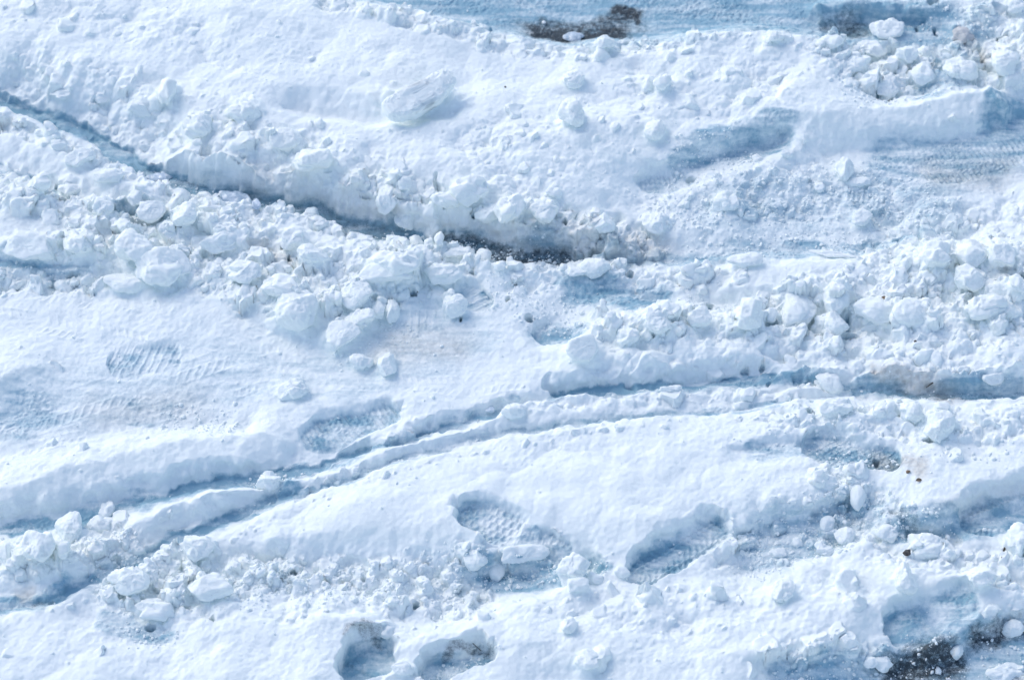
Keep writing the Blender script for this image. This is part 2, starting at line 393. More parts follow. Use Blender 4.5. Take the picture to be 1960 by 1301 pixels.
DIRT = layer([

 ([(1850,85),(1880,110)],3,.35,6),
 ([(1690,716),(1765,722),(1815,745)],2.5,.6,5),
 ([(1690,880),(1750,890),(1760,918)],2.0,.6,6),
 ([(1800,340),(1920,320)],5,.36,2),
 ([(550,490),(500,460)],1.8,.4,8),
 ([(760,665),(860,660)],5,.36,4),
 ([(1260,470),(950,462)],4,.36,4),
 ([(1050,470)],3,.3,4),
 ([(40,1130),(60,1125)],1.2,.5,4),
 ([(1790,1000),(1960,940)],2,.2,4),
 ([(1880,1225),(1930,1210)],1.6,.4,3),
 ([(200,785),(350,770)],5,.26,4),
 ([(480,330),(640,380),(740,400)],4,.22,8),
 ([(300,1020),(60,1080)],3,.12,4),
 ([(1930,520)],2,.4,7),
], 0., .9)

# ------------------------------------------------------------------ fine height field of the frame and a margin
FS = 0.0023
FX = np.arange(X0 + .04, X1 - .04, FS); FY = np.arange(Y0 + .04, Y1 - .04, FS)
GX, GY = np.meshgrid(FX, FY, indexing='ij')
wx = GX + .007 * rotn(GX, GY, .05, 1) + .0035 * rotn(GX, GY, .016, 2)
wy = GY + .007 * rotn(GX, GY, .05, 7) + .0035 * rotn(GX, GY, .016, 8)
gi, gj = (wx - X0) / LS, (wy - Y0) / LS
H = bilin(HL, gi, gj)
RF = bilin(ROUGH, gi, gj); SF = bilin(SLUSH_SHADE, gi, gj); DF = bilin(DARK, gi, gj); BF = bilin(DIRT, gi, gj)
amp = .30 + 1.1 * RF * (.6 + .4 * rotn(GX, GY, .12, 6))
amp = amp * (1 - .75 * SF)
bil = lambda s, k: 1 - np.abs(rotn(GX, GY, s, k)) * 2          # billowy lumps
H += (1 - SF) * (.011 * rotn(GX, GY, .17, 13) + .0028 * rotn(GX, GY, .045, 3))
H += amp * (.0065 * rotn(GX, GY, .075, 9) + .0045 * bil(.04, 10) * np.clip(RF - .02, 0, 1) + .0040 * bil(.019, 11) * (RF * .9 + .06) + .0018 * rotn(GX, GY, .010, 12))

FLAT = layer([([(-60,640),(300,660),(560,680),(900,700)],11,1,4.5), ([(-60,780),(300,760)],8,1,4.5), ([(800,640),(950,640)],7,1,4.5)], 0, .8)
def brush_f(F): return bilin(F, gi, gj)
def facets(sc, A, seed):
    """broken-snow relief: tilted facets meeting in creases"""
    q = np.random.default_rng(seed)
    T = q.random((4, 256, 256)).astype(np.float32)
    xx = (GX * math.cos(seed) - GY * math.sin(seed)) + .18 * sc * rotn(GX, GY, sc * .5, seed)
    yy = (GX * math.sin(seed) + GY * math.cos(seed)) + .18 * sc * rotn(GX, GY, sc * .5, seed + 1)
    fx, fy = xx / sc + 500, yy / sc + 500
    ix, iy = np.floor(fx).astype(np.int32), np.floor(fy).astype(np.int32)
    best = np.full(GX.shape, -9., np.float32)
    for a in (-1, 0, 1):
        for b in (-1, 0, 1):
            i_, j_ = (ix + a) & 255, (iy + b) & 255
            ddx = fx - (ix + a + T[0][i_, j_]); ddy = fy - (iy + b + T[1][i_, j_])
            tx = T[2][i_, j_] - .5; ty = T[3][i_, j_] - .5
            hh_ = (T[2][j_, i_] * .9)
            f = hh_ + 1.1 * (tx * ddx + ty * ddy) - .95 * (ddx * ddx + ddy * ddy)
            best = np.maximum(best, f)
    return A * (best - .58)
RC = np.clip(RF * (1 + .35 * rotn(GX, GY, .11, 3)), 0, 1.1) * (1 - .8 * SF)
patch = .5 + .5 * rotn(GX, GY, .14, 5)
H += (facets(.21, .034, 27) * .55 + facets(.095, .020, 25) * (.34 + .6 * sstep(.2, .8, RC))) * (1 - .7 * SF) * (1 - .75 * brush_f(FLAT)) + facets(.055, .023, 21) * sstep(.15, .75, RC * (.6 + .8 * patch))
H += facets(.026, .0105, 22) * (.10 + .90 * sstep(.22, .85, RC * (.5 + .9 * patch)))
H += facets(.0125, .0046, 23) * (.12 * np.clip(patch * 2 - .4, 0, 1) + .9 * sstep(.35, .95, RC)) + facets(.0065, .0021, 24) * (.30 * np.clip(patch * 2 - .3, 0, 1) + .8 * RC)
# angular lumps frozen into the surface
def stamp(cx, cy, r, asp, rot, hh, lean, cut):
    R = int(r * 1.25 / FS) + 2
    i, j = int((cx - FX[0]) / FS), int((cy - FY[0]) / FS)
    if i - R < 0 or j - R < 0 or i + R >= len(FX) or j + R >= len(FY): return
    s = (slice(i - R, i + R), slice(j - R, j + R))
    x, y = GX[s] - cx, GY[s] - cy
    x = x + .25 * r * rotn(GX[s], GY[s], r * .9, 13); y = y + .25 * r * rotn(GX[s], GY[s], r * .9, 14)
    c, q = math.cos(rot), math.sin(rot)
    a, b = (x * c + y * q) / r, (-x * q + y * c) / (r * asp)
    d = np.zeros_like(a)
    for th, of in zip(np.arange(6) * 1.047 + rng.uniform(-.4, .4, 6), rng.uniform(.72, 1.05, 6)):
        d = d + np.maximum((a * math.cos(th) + b * math.sin(th)) / of, 0) ** 7
    d = d ** (1 / 7)
    prof = np.clip(1 - d ** 2.6, 0, 1) ** .55
    top = hh * (prof + lean[0] * a + lean[1] * b)
    top = np.minimum(top, hh * (cut + lean[2] * a + lean[3] * b))
    base = H[i, j]
    new = base - .35 * hh + top
    k = sstep(0, .42, prof)
    H[s] = np.where(new > H[s], H[s] * (1 - k) + new * k, H[s])
prob = ((np.maximum(ROUGH - .3, 0) ** 1.6 + .002) * (LX > X0 + .1) * (LX < X1 - .1) * (LY > Y0 + .1) * (LY < Y1 - .1)).ravel()
prob /= prob.sum()
NS = 5000
pick = rng.choice(prob.size, NS, p=prob)
rad = np.sort(np.clip(.0045 + rng.exponential(.0074, NS), 0, .034))[::-1]
for k_, r in zip(pick, rad):
    i, j = divmod(int(k_), NY)
    cx, cy = X0 + i * LS + rng.uniform(-.5, .5) * LS, Y0 + j * LS + rng.uniform(-.5, .5) * LS
    if SLUSH_SHADE[i, j] > .5 and r > .008: continue
    stamp(cx, cy, r, rng.uniform(.6, 1), rng.uniform(0, 3.14), r * rng.uniform(.7, 1.15), rng.uniform(-.55, .55, 4), rng.uniform(.6, 1.0))

# ---- small gaps between the lumps, their shade painted in as slush and dark tint
def hole(u, v, w_, h_=None, dep=4.5, z=6, shade=.25):
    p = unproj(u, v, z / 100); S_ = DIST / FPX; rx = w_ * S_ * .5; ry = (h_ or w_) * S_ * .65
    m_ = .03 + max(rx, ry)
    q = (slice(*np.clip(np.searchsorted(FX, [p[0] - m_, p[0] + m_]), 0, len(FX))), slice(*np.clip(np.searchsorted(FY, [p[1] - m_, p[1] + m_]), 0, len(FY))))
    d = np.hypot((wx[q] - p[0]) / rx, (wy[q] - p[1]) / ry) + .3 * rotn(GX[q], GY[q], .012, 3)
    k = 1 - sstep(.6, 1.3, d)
    H[q] = np.maximum(H[q] - dep / 100 * k, .004); SF[q] = np.maximum(SF[q], .8 * k); DF[q] = np.maximum(DF[q], shade * k)
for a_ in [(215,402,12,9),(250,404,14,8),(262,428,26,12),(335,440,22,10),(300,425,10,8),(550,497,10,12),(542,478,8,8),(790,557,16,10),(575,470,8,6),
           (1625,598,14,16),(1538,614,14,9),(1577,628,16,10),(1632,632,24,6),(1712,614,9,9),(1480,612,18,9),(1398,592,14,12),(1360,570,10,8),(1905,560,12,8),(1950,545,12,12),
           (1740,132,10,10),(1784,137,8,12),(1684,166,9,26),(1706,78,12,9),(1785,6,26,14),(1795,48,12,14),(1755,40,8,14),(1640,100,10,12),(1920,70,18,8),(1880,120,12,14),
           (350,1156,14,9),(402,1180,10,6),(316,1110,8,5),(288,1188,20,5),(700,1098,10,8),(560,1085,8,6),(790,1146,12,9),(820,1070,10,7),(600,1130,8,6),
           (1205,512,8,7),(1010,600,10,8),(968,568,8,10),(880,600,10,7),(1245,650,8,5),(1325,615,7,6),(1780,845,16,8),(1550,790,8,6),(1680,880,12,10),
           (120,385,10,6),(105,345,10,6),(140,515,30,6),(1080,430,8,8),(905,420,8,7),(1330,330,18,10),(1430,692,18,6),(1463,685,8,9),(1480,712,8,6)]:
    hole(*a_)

# ---- tyre tread ribs on the flat (thin raised lines of packed snow)
def rib(pts, wmm, hmm, z=4.5):
    P = [unproj(u, v, z / 100)[:2] for u, v in pts]
    for a, b in zip(P[:-1], P[1:]):
        lo = np.minimum(a, b) - .02; hi = np.maximum(a, b) + .02
        s = (slice(*np.clip(np.searchsorted(FX, [lo[0], hi[0]]), 0, len(FX))), slice(*np.clip(np.searchsorted(FY, [lo[1], hi[1]]), 0, len(FY))))
        x, y = wx[s] * .5 + GX[s] * .5, wy[s] * .5 + GY[s] * .5
        ab = b - a; l = max(ab @ ab, 1e-9)
        t = np.clip(((x - a[0]) * ab[0] + (y - a[1]) * ab[1]) / l, 0, 1)
        d = np.hypot(x - a[0] - t * ab[0], y - a[1] - t * ab[1])
        w = wmm / 1000
        brk = .6 + .5 * rotn(x, y, .03, 15)
        H[s] += hmm / 1000 * np.clip(brk, 0, 1) * (1 - sstep(w * .3, w, d))
def band(pts, wid, depth, pitch, slant, z=4.5, seed=3):
    """pressed tyre band: shallow trough, raised lugs across it, low raised edges; worn in places"""
    P = [unproj(u, v, z / 100)[:2] for u, v in pts]
    acc = 0.
    for a, b in zip(P[:-1], P[1:]):
        lo = np.minimum(a, b) - .10; hi = np.maximum(a, b) + .10
        s = (slice(*np.clip(np.searchsorted(FX, [lo[0], hi[0]]), 0, len(FX))), slice(*np.clip(np.searchsorted(FY, [lo[1], hi[1]]), 0, len(FY))))
        x, y = wx[s] * .4 + GX[s] * .6, wy[s] * .4 + GY[s] * .6
        d = b - a; l = np.linalg.norm(d); d = d / l
        t = (x - a[0]) * d[0] + (y - a[1]) * d[1]; q = -(x - a[0]) * d[1] + (y - a[1]) * d[0]
        ins = (t >= 0) & (t < l)
        w = wid / 200
        m = (1 - sstep(w * .8, w * 1.1, np.abs(q))) * ins
        ph = (t + acc + slant * np.abs(q)) / pitch
        lug = sstep(.15, .75, np.sin(ph * 6.283)) * sstep(.15, .35, np.abs(q) / w)
        edge = (np.exp(-((np.abs(q) - w) / .0035) ** 2) + .6 * np.exp(-((np.abs(q) - w * .3) / .003) ** 2)) * ins
        worn = np.clip(.55 + .8 * rotn(x, y, .07, seed), 0, 1)
        H[s] += depth / 1000 * .62 * worn * (-.6 * m + .9 * m * lug + .8 * edge)
        acc += l
band([(-40,600),(60,612),(160,632),(250,652),(335,672)], 6.5, 3.2, .020, .6)
band([(-40,825),(80,792),(200,752),(340,705),(450,668),(580,625),(680,585)], 9.5, 3.4, .024, .8, seed=5)
band([(-40,880),(120,835),(260,795),(420,748),(520,715)], 6, 2.4, .020, .5, seed=7)
band([(690,728),(800,738),(920,742),(1000,730)], 6, 2.2, .018, .6, seed=9)
band([(-40,545),(120,560),(300,600)], 6, 2.4, .018, .5, seed=8)

# ---- boot prints: toe px, heel px, sole width cm, floor cm (toe, heel), tread, depth of wall blend mm, label
PRINTS = [
 ((876,978),(1095,1066),10.5,(5.2,4.4),'boot',7,"deep boot print with blocky cleats and a square heel, in smooth snow at lower middle",.55),
 ((1207,1118),(1388,1008),9.5,(3.2,3.4),'chevron',8,"deep blue shaded boot print with ribbed sole just right of the cleated boot print",1),
 ((1692,1226),(1868,1142),11,(2.6,4.6),'glaze',8,"wide icy glazed boot print above the bare black asphalt at lower right",1),
 ((1532,860),(1722,892),10.5,(3.2,4.8),'cross',7,"boot print with crossed ribs and brown grit at its right end, below the long rut",1),
 ((575,850),(766,790),9.5,(2.8,2.8),'bars',7,"shallow slush filled boot print ending at the rut, left of centre",.8),
 ((205,702),(348,684),10.5,(3.6,3.9),'widebars',7,"shallow forefoot print with slanted bars pressed over the tyre tread marks",.45),
 ((1760,335),(1990,285),11.5,(1.6,1.6),'bars',8,"long faint boot print with toothed edge beside the right edge of the photo",.6),
 ((1838,1012),(2000,958),10,(3,3),'chevron',8,"shaded ribbed boot print cut off by the right edge at lower right",.8),
 ((665,1330),(745,1236),10.5,(.8,.6),'glaze',8,"dark hole of a boot print showing blue ice at the bottom edge",.9),
 ((800,1310),(942,1258),8.5,(1.5,1.5),'grain',8,"ragged open footprint full of grainy slush, right of the dark bottom hole",.8),
 ((1218,356),(1328,350),7,(2.6,2.8),'bars',7,"small shallow heel print at the foot of the big upper snow bank",.4),
 ((1628,376),(1690,396),6.5,(2.4,2.4),'bars',6,"small ribbed heel print in grey slush at upper right",.5),
 ((868,556),(940,590),8,(4.0,4.0),'widebars',6,"faint wavy tread print right of the centre heap of lumps",.5),
 ((765,635),(870,600),8,(4.0,4.0),'widebars',6,"faint worn footprint in flat grey snow above the middle",.4),
 ((215,782),(335,790),9.5,(3.6,3.6),'widebars',6,"faint smooth footprint below the slanted bar print on the tread flat",.35),
 ((1022,648),(1092,640),8,(1.6,1.6),'glaze',7,"small round icy hollow pressed by a heel in the middle of the photo",.6),
]
PM = []
for (tp, hp, wid, fl, tr, wall, lab, slu) in PRINTS:
    T, Q = unproj(*tp, fl[0] / 100)[:2], unproj(*hp, fl[1] / 100)[:2]
    ax = Q - T; L = np.linalg.norm(ax); ax = ax / L; ay = np.array([-ax[1], ax[0]])
    m0 = .03
    lo = np.minimum(T, Q) - .12; hi = np.maximum(T, Q) + .12
    si = np.clip(np.searchsorted(FX, [lo[0], hi[0]]), 0, len(FX)); sj = np.clip(np.searchsorted(FY, [lo[1], hi[1]]), 0, len(FY))
    s = (slice(*si), slice(*sj))
    dxx, dyy = GX[s] * .6 + wx[s] * .4 - T[0], GY[s] * .6 + wy[s] * .4 - T[1]
    a = dxx * ax[0] + dyy * ax[1]; b = dxx * ay[0] + dyy * ay[1]
    t = a / L
    hw = np.interp(t, [0, .03, .10, .25, .40, .55, .68, .80, .92, .975, 1.], [.0, .45, .78, 1., .95, .76, .68, .74, .72, .5, 0.]) * wid / 200
    if L < .16: hw = np.sqrt(np.clip(1 - (2 * t - 1) ** 2, 0, 1)) * wid / 200
    ends = np.minimum(a, L - a)
    sdf = np.minimum(hw - np.abs(b), ends + .002)         # >0 inside
    sdf = np.minimum(hw - np.abs(b), ends)
    wl = wall / 1000 * (1 + 1.1 * rotn(GX[s], GY[s], .05, 11) + .5 * rotn(GX[s], GY[s], .02, 3))
    wl = np.maximum(wl, .003) + .012 * sstep(0, .04, dyy - .5 * (Q - T)[1]) 
    sdf = sdf + .003 * rotn(GX[s], GY[s], .03, 8) + .0015 * rotn(GX[s], GY[s], .010, 9)
    m = sstep(-wl * 1.1, wl * .6, sdf)
    fz = (fl[0] + (fl[1] - fl[0]) * np.clip(t, 0, 1)) / 100
    tread = 0
    g = GX[s], GY[s]
    if tr == 'boot':
        row = np.abs(((a / .0165 + np.round(b / .019) * .5) % 1) - .5) * 2
        col = np.abs(((b / .019) + .5) % 1 - .5) * 2
        blk = sstep(.25, .5, 1 - row) * sstep(.12, .35, 1 - col)
        tread = -.0036 * blk * (t < .56)
        edge = sstep(.006, .010, sdf) * (1 - sstep(.010, .014, sdf))
        tread = tread + .003 * edge * (t < .6)
        heel = (t > .70)
        hc = sstep(.007, .011, np.maximum(np.abs(a - .80 * L) - .012, np.abs(b) - .016) * -1 + .008)
        tread = tread + heel * (-.008 + .007 * hc + .0025 * (np.sin(a / .0024) > .4))
        tread = tread + .016 * sstep(.50, .57, t) * (1 - sstep(.68, .72, t))
    elif tr == 'chevron':
        tread = .0020 * np.sin((a + np.abs(b) * .7) / .0026) + .004 * (1 - sstep(.002, .004, np.abs(np.abs(b) - .022)))
    elif tr == 'cross':
        tread = .0025 * (np.sin((a + b) / .0028) > .5) + .0025 * (np.sin((a - b) / .0040) > .6)
    elif tr == 'bars':
        tread = .0024 * np.sin((a + b * .2) / .0022) * sstep(0, .012, .03 - sdf + .01)
    elif tr == 'widebars':
        tread = .0028 * sstep(.3, .9, np.sin((a * 1.0 - b * .5) / .0034)) + .001 * rotn(*g, .02, 3)
    elif tr == 'glaze':
        tread = .004 * rotn(*g, .05, 3) + .003 * np.abs(rotn(*g, .025, 5)) + .006 * sstep(-.002, .002, a - .42 * L)
    elif tr == 'grain':
        tread = .004 * bil(.012, 6)[s]
    worn = .8 + .4 * rotn(*g, .035, 9)
    fz = fz + tread * np.clip(worn, .15, 1) + .0007 * rotn(*g, .006, 4) + .002 * rotn(*g, .03, 12)
    target = np.minimum(fz, H[s] - .001)
    H[s] = H[s] * (1 - m) + target * m
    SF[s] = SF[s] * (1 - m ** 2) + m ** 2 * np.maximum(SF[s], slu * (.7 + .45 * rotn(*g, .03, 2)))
    PM.append((s, m > .5, lab))

# granular slush texture
gr = np.clip(rotn(GX, GY, .0055, 2) + .5 * rotn(GX, GY, .013, 6), -.5, 1.2)
gmask = sstep(.1, .5, SF) * (1 - .5 * DF)
H += .0020 * gr * gmask * (.4 + .8 * sstep(-.2, .4, rotn(GX, GY, .05, 5)))
# cracks in the far cliff face of the upper rut
def crack(pts, z, wmm=3, dmm=12):
    P = [unproj(u, v, zz / 100)[:2] for (u, v), zz in zip(pts, z)]
    for a, b in zip(P[:-1], P[1:]):
        lo = np.minimum(a, b) - .01; hi = np.maximum(a, b) + .01
        s = (slice(*np.clip(np.searchsorted(FX, [lo[0], hi[0]]), 0, len(FX))), slice(*np.clip(np.searchsorted(FY, [lo[1], hi[1]]), 0, len(FY))))
        ab = b - a; l = max(ab @ ab, 1e-9)
        x, y = wx[s], wy[s]
        t = np.clip(((x - a[0]) * ab[0] + (y - a[1]) * ab[1]) / l, 0, 1)
        d = np.hypot(x - a[0] - t * ab[0], y - a[1] - t * ab[1])
        H[s] -= dmm / 1000 * (1 - sstep(wmm / 2000, wmm / 1000, d))
crack([(268,283),(282,300),(292,310)], (9,6,4))
crack([(355,327),(375,325),(388,312)], (5,6,7))
crack([(836,336),(842,352),(843,370)], (10,9.5,9), 4, 18)
crack([(446,312),(456,330),(462,345)], (9,6,4))
crack([(700,372),(706,386)], (9,6))
crack([(560,350),(566,372)], (9,5))

# (u, v, w, h, kind, label)
BIG = [
 (808,186,158,66,'hero',"long smooth snow slab lying tilted in the scoop of the top bank"),
 (1390,382,64,52,'lump',"round mushroom shaped snow clump alone on grey slush at upper right"),
 (573,588,95,82,'lump',"biggest jagged snow clump overhanging the tyre tread marks left of centre"),
 (655,640,70,52,'slab',"tilted snow slab leaning right of the biggest jagged clump"),
 (688,608,66,44,'lump',"knobbly clump resting on top of the tilted slab by the tread marks"),
 (742,690,38,54,'slab',"upright snow flake standing right of the tilted slab, below the heap"),
 (690,688,50,30,'lump',"low rough clump just left of the upright flake"),
 (243,540,92,36,'slab',"flat oval snow slab at the bottom edge of the left heap"),
 (312,498,118,78,'lump',"large rounded snow boulder in the middle of the left heap"),
 (258,468,76,62,'block',"faceted clump left above the large rounded boulder"),
 (70,1042,60,56,'block',"square edged snow block standing at the far lower left"),
 (136,1006,48,48,'block',"rounded snow block between two others beside the long rut at lower left"),
 (205,972,34,34,'lump',"small ball on the rut edge, highest of the lower left blocks"),
 (188,996,50,30,'lump',"clump directly beneath the small ball at the lower left rut"),
 (120,1047,28,32,'block',"narrow upright block between the square block and the crumbly ridge"),
 (10,1050,32,40,'lump',"clump cut by the left edge beside the square edged block"),
 (248,1104,66,52,'block',"big faceted snow block on the near edge of the narrow rut at lower left"),
 (378,1046,58,44,'block',"faceted block on the edge of the narrow rut, right of the bigger one"),
 (402,1122,82,46,'slab',"broad flat topped slab among the lower left rubble"),
 (300,1160,80,46,'slab',"smooth slab with shaded underside below the big faceted block"),
 (515,920,44,32,'block',"small block perched where the long rut meets the footprint"),
 (560,742,64,42,'lump',"soft isolated mound of snow on the tread flat"),
 (1098,68,48,26,'ice',"rounded grey ice lump lying in the dark puddle at the top"),
 (908,44,16,16,'lump',"tiny ball sticking up at the edge of the dirty top ice"),
 (1160,84,40,34,'block',"pointed snow lump on the top bank in front of the dark puddle"),
 (1478,68,48,34,'lump',"rounded lump on the crest of the top bank against blue ice"),
 (1588,78,62,34,'lump',"smooth lump ending the top bank beside the dark gap"),
 (1700,52,86,46,'lump',"clump perched above the dark gap at upper right"),
 (1668,90,70,36,'lump',"rounded lump below the perched clump at upper right"),
 (1735,100,52,38,'lump',"middle lump of the upper right heap"),
 (1770,95,30,26,'lump',"small knob right of the middle lump in the upper right heap"),
 (1832,126,92,58,'lump',"wide lump above the right ridge in the upper right heap"),
 (1768,138,44,44,'block',"angular lump between dark gaps in the upper right heap"),
 (1700,160,56,60,'lump',"lumpy block at the foot of the upper right heap"),
 (1640,120,70,44,'lump',"lump joining the top bank to the upper right heap"),
 (1925,110,70,64,'lump',"large rounded boulder at the right edge near the top"),
 (1938,150,60,60,'lump',"boulder just under the large one at the right edge near the top"),
 (1842,62,50,40,'lump',"grey clump up among the dirty snow in the top right corner"),
 (1938,12,48,30,'lump',"rounded lump in the very top right corner"),
 (1745,500,0,0,'skip',""),
 (1790,480,56,58,'lump',"tall rounded lump at the left end of the right ridge crest"),
 (1862,484,70,62,'lump',"large round boulder on the right ridge crest"),
 (1915,482,60,56,'lump',"pointed lump right of the large round boulder"),
 (1850,532,64,44,'block',"block tucked under the large round boulder"),
 (1905,548,90,44,'lump',"wide smooth lump on the right ridge slope"),
 (1885,582,96,50,'lump',"broad lump beneath the wide smooth one near the right edge"),
 (1950,540,36,36,'lump',"lump cut off by the right edge on the ridge slope"),
 (1435,596,50,54,'block',"upright angular block standing in the shallow rut right of centre"),
 (1525,588,84,72,'lump',"large rounded clump right of the upright angular block"),
 (1474,600,30,34,'lump',"small clump between the upright block and the large rounded clump"),
 (1600,570,54,66,'lump',"tall clump with a dark gap at its right foot"),
 (1640,558,50,36,'block',"block hanging above the dark gap in the right rubble"),
 (1598,618,46,46,'block',"wedge lump left of the dark gap in the right rubble"),
 (1675,595,84,54,'slab',"sloping slab right of the dark gap in the right rubble"),
 (1740,590,92,58,'lump',"wide boulder in the middle of the right rubble"),
 (1338,600,48,40,'lump',"rounded lump at the top of the middle bank crest"),
 (1255,612,70,46,'lump',"irregular lump left of the rounded one on the middle bank crest"),
 (1205,640,50,40,'lump',"lump on the left shoulder of the middle bank"),
 (1120,664,72,50,'slab',"smooth sloping slab beside the round icy hollow"),
 (1140,506,52,40,'block',"jagged pointed lump right of the black gap at centre"),
 (1098,518,50,24,'lump',"low lump in front of the black gap at centre"),
 (1077,510,20,20,'lump',"tiny knob at the right end of the black gap"),
 (760,500,100,62,'lump',"largest boulder of the centre heap below the rut"),
 (740,520,110,50,'slab',"flat slab under the largest boulder of the centre heap"),
 (845,520,80,46,'lump',"lump right of the largest boulder of the centre heap"),
 (680,560,76,60,'lump',"rounded boulder at the left of the centre heap"),
 (798,458,30,36,'lump',"upright nub on the heap edge near the centre rut"),
 (820,470,26,32,'lump',"second upright nub, right of the first on the heap edge"),
 (842,458,18,30,'block',"thin upright nub standing last of three on the heap edge"),
 (872,480,64,28,'lump',"rough lump on the crest before the black gap"),
 (926,488,34,28,'lump',"pointed lump at the left end of the black gap"),
 (955,505,36,22,'lump',"small rounded lump right below the left end of the black gap"),
 (870,585,46,46,'block',"block beside the faint wavy tread print"),
 (752,595,26,44,'block',"thin upright chip left of the faint worn footprint"),
 (724,590,28,36,'lump',"small egg shaped lump left of the thin chip"),
 (500,590,0,0,'skip',""),
 (540,545,96,50,'lump',"broad lump joined above the biggest jagged clump"),
 (470,520,70,46,'lump',"lump right of the large rounded boulder in the left heap"),
 (560,450,56,46,'lump',"lump with a brown stained gap under it in the left heap"),
 (600,485,70,40,'lump',"lump right of the brown stained gap"),
 (420,460,96,44,'lump',"wide lump on top of the left heap"),
 (150,460,60,60,'lump',"hanging lump above the hollow on the left"),
 (60,470,110,56,'slab',"broad smooth slab above the dark crevice at the left edge"),
 (75,350,56,34,'lump',"left one of two rounded lumps on the upper left bank"),
 (138,354,60,42,'lump',"right one of two rounded lumps on the upper left bank"),
 (195,390,46,44,'lump',"lump left of the small dark hollows on the upper left bank"),
 (262,375,44,34,'lump',"long lump above the small dark hollows"),
 (288,402,58,40,'block',"angular lump right of the small dark hollows"),
 (355,410,44,50,'block',"upright angular lump in the upper left rubble"),
 (240,432,30,34,'lump',"knob beneath the small dark hollows"),
 (152,298,54,32,'block',"angular block on the near edge of the deep rut at far left"),
 (45,236,16,16,'lump',"tiny ball on the rut edge at the far left"),
 (78,254,28,20,'lump',"small lump right of the tiny ball on the rut edge"),
 (112,276,34,22,'lump',"lump between the small lump and the angular block on the rut edge"),
 (205,330,70,32,'lump',"bulging lump on the near rut edge where the floor comes into view"),
 (445,374,84,38,'ice',"broken sheet of pale ice lying in the deep rut"),
 (490,388,20,26,'ice',"small ice splinter right of the broken ice sheet"),
 (300,338,44,18,'ice',"crushed ice piece at the foot of the cliff in the deep rut"),
 (318,334,30,18,'ice',"little ice chip right of the crushed ice piece"),
 (120,180,48,26,'block',"block on top of the cliff at upper left"),
 (192,184,46,30,'lump',"ragged lump right of the block on the upper left cliff"),
 (270,206,60,34,'lump',"jagged lump in the middle of the cliff top"),
 (322,168,36,54,'block',"shaded peak standing on the upper left bank"),
 (380,235,70,50,'lump',"knobbly cluster at the cliff top above the crack"),
 (470,210,66,56,'block',"grey faced peak on the bank behind the cliff"),
 (550,265,90,50,'lump',"broad lump above the cliff, left of the scoop edge"),
 (600,300,80,50,'lump',"lump on the cliff top under the scoop"),
 (772,348,34,34,'lump',"small lump left of the vertical crack in the bank"),
 (900,362,84,60,'lump',"tall rounded clump right of the vertical crack"),
 (975,395,50,60,'block',"pointed clump in the middle of the crumbled bank foot"),
 (1040,400,60,44,'lump',"clump right of the pointed one in the crumbled bank foot"),
 (940,405,70,40,'lump',"flat clump left of the pointed one in the crumbled bank foot"),
 (860,385,80,44,'lump',"clump beneath the tall rounded one at the bank foot"),
 (780,415,50,40,'lump',"clump at the left start of the crumbled bank foot"),
 (740,380,50,60,'lump',"clump where the cliff begins to crumble"),
 (1060,365,30,26,'lump',"small lump on the slope above the crumbled bank foot"),
 (1150,425,60,36,'lump',"clump at the right end of the crumbled bank foot"),
 (1255,420,60,50,'lump',"clump beside the mushroom shaped clump, to its left"),
 (1100,150,42,34,'block',"cube like lump half sunk in the top bank"),
 (1095,215,50,52,'block',"large faceted lump half sunk in the top bank slope"),
 (1270,155,36,32,'block',"small faceted lump on the right of the top bank"),
 (1255,245,50,40,'lump',"rounded lump at the lower right of the top bank"),
 (1615,320,34,44,'block',"upright block on the grey slush under the right ridge"),
 (1645,347,44,24,'lump',"leaning lump right below the upright block"),
 (1568,355,24,26,'lump',"small pointed lump left of the leaning lump"),
 (1650,412,46,34,'slab',"slab in front of the small ribbed heel print"),
 (1450,302,24,20,'lump',"little clump on the slush inside the upper right hollow"),
 (1506,292,30,18,'lump',"lump on the rim of the upper right hollow"),
 (1430,496,74,28,'slab',"flat chunk at the back of the middle right ridge"),
 (1590,488,100,14,'slab',"thin snow plate on the slush behind the right ridge"),
 (985,785,44,26,'block',"small block sitting in the long rut near the middle"),
 (935,780,24,24,'ice',"pale ice knob in the long rut left of the small block"),
 (1282,743,48,16,'lump',"crumbly lump in the long rut right of the middle"),
 (1500,735,0,0,'skip',""),
 (1590,725,64,44,'lump',"rounded clump hanging over the long rut at right"),
 (1690,782,42,34,'lump',"rounded lump on the near edge of the long rut, left of two"),
 (1745,782,50,44,'lump',"rounded lump on the near edge of the long rut, right of two"),
 (1805,778,30,22,'block',"small cap block touching the dark rut shadow at right"),
 (1798,812,58,50,'block',"big cone shaped lump under the small cap block"),
 (1600,776,64,34,'lump',"wide rounded lump left on the near edge of the long rut"),
 (1905,720,54,36,'lump',"pointed clump above the rut near the right edge"),
 (965,1010,0,0,'skip',""),
 (1095,1088,54,54,'block',"rough round block at the heel of the cleated boot print"),
 (1140,1103,32,24,'lump',"small ball in the dark hollow right of the rough round block"),
 (1110,1120,44,22,'slab',"flat piece at the lower edge of the dark hollow"),
 (912,1062,48,44,'lump',"lump on the snow tongue below the toe of the cleated print"),
 (1000,1062,100,34,'slab',"curved tongue of snow bridging the dark hollow"),
 (952,1095,28,30,'block',"piece hanging from the snow tongue into the hollow"),
 (1190,1092,30,22,'lump',"small lump left of the blue shaded print"),
 (1088,1195,28,30,'lump',"isolated round lump on the lower bank"),
 (1125,1260,50,36,'lump',"soft lump at the bottom edge right of centre"),
 (740,1205,34,28,'lump',"little lump on the rim of the dark bottom hole"),
 (770,1278,44,24,'lump',"lump between the two bottom footprints"),
 (1642,952,30,40,'slab',"thin upright plate at the end of the slush patch"),
 (1615,1024,38,28,'block',"pinkish white lump on the slush patch, largest of its scatter"),
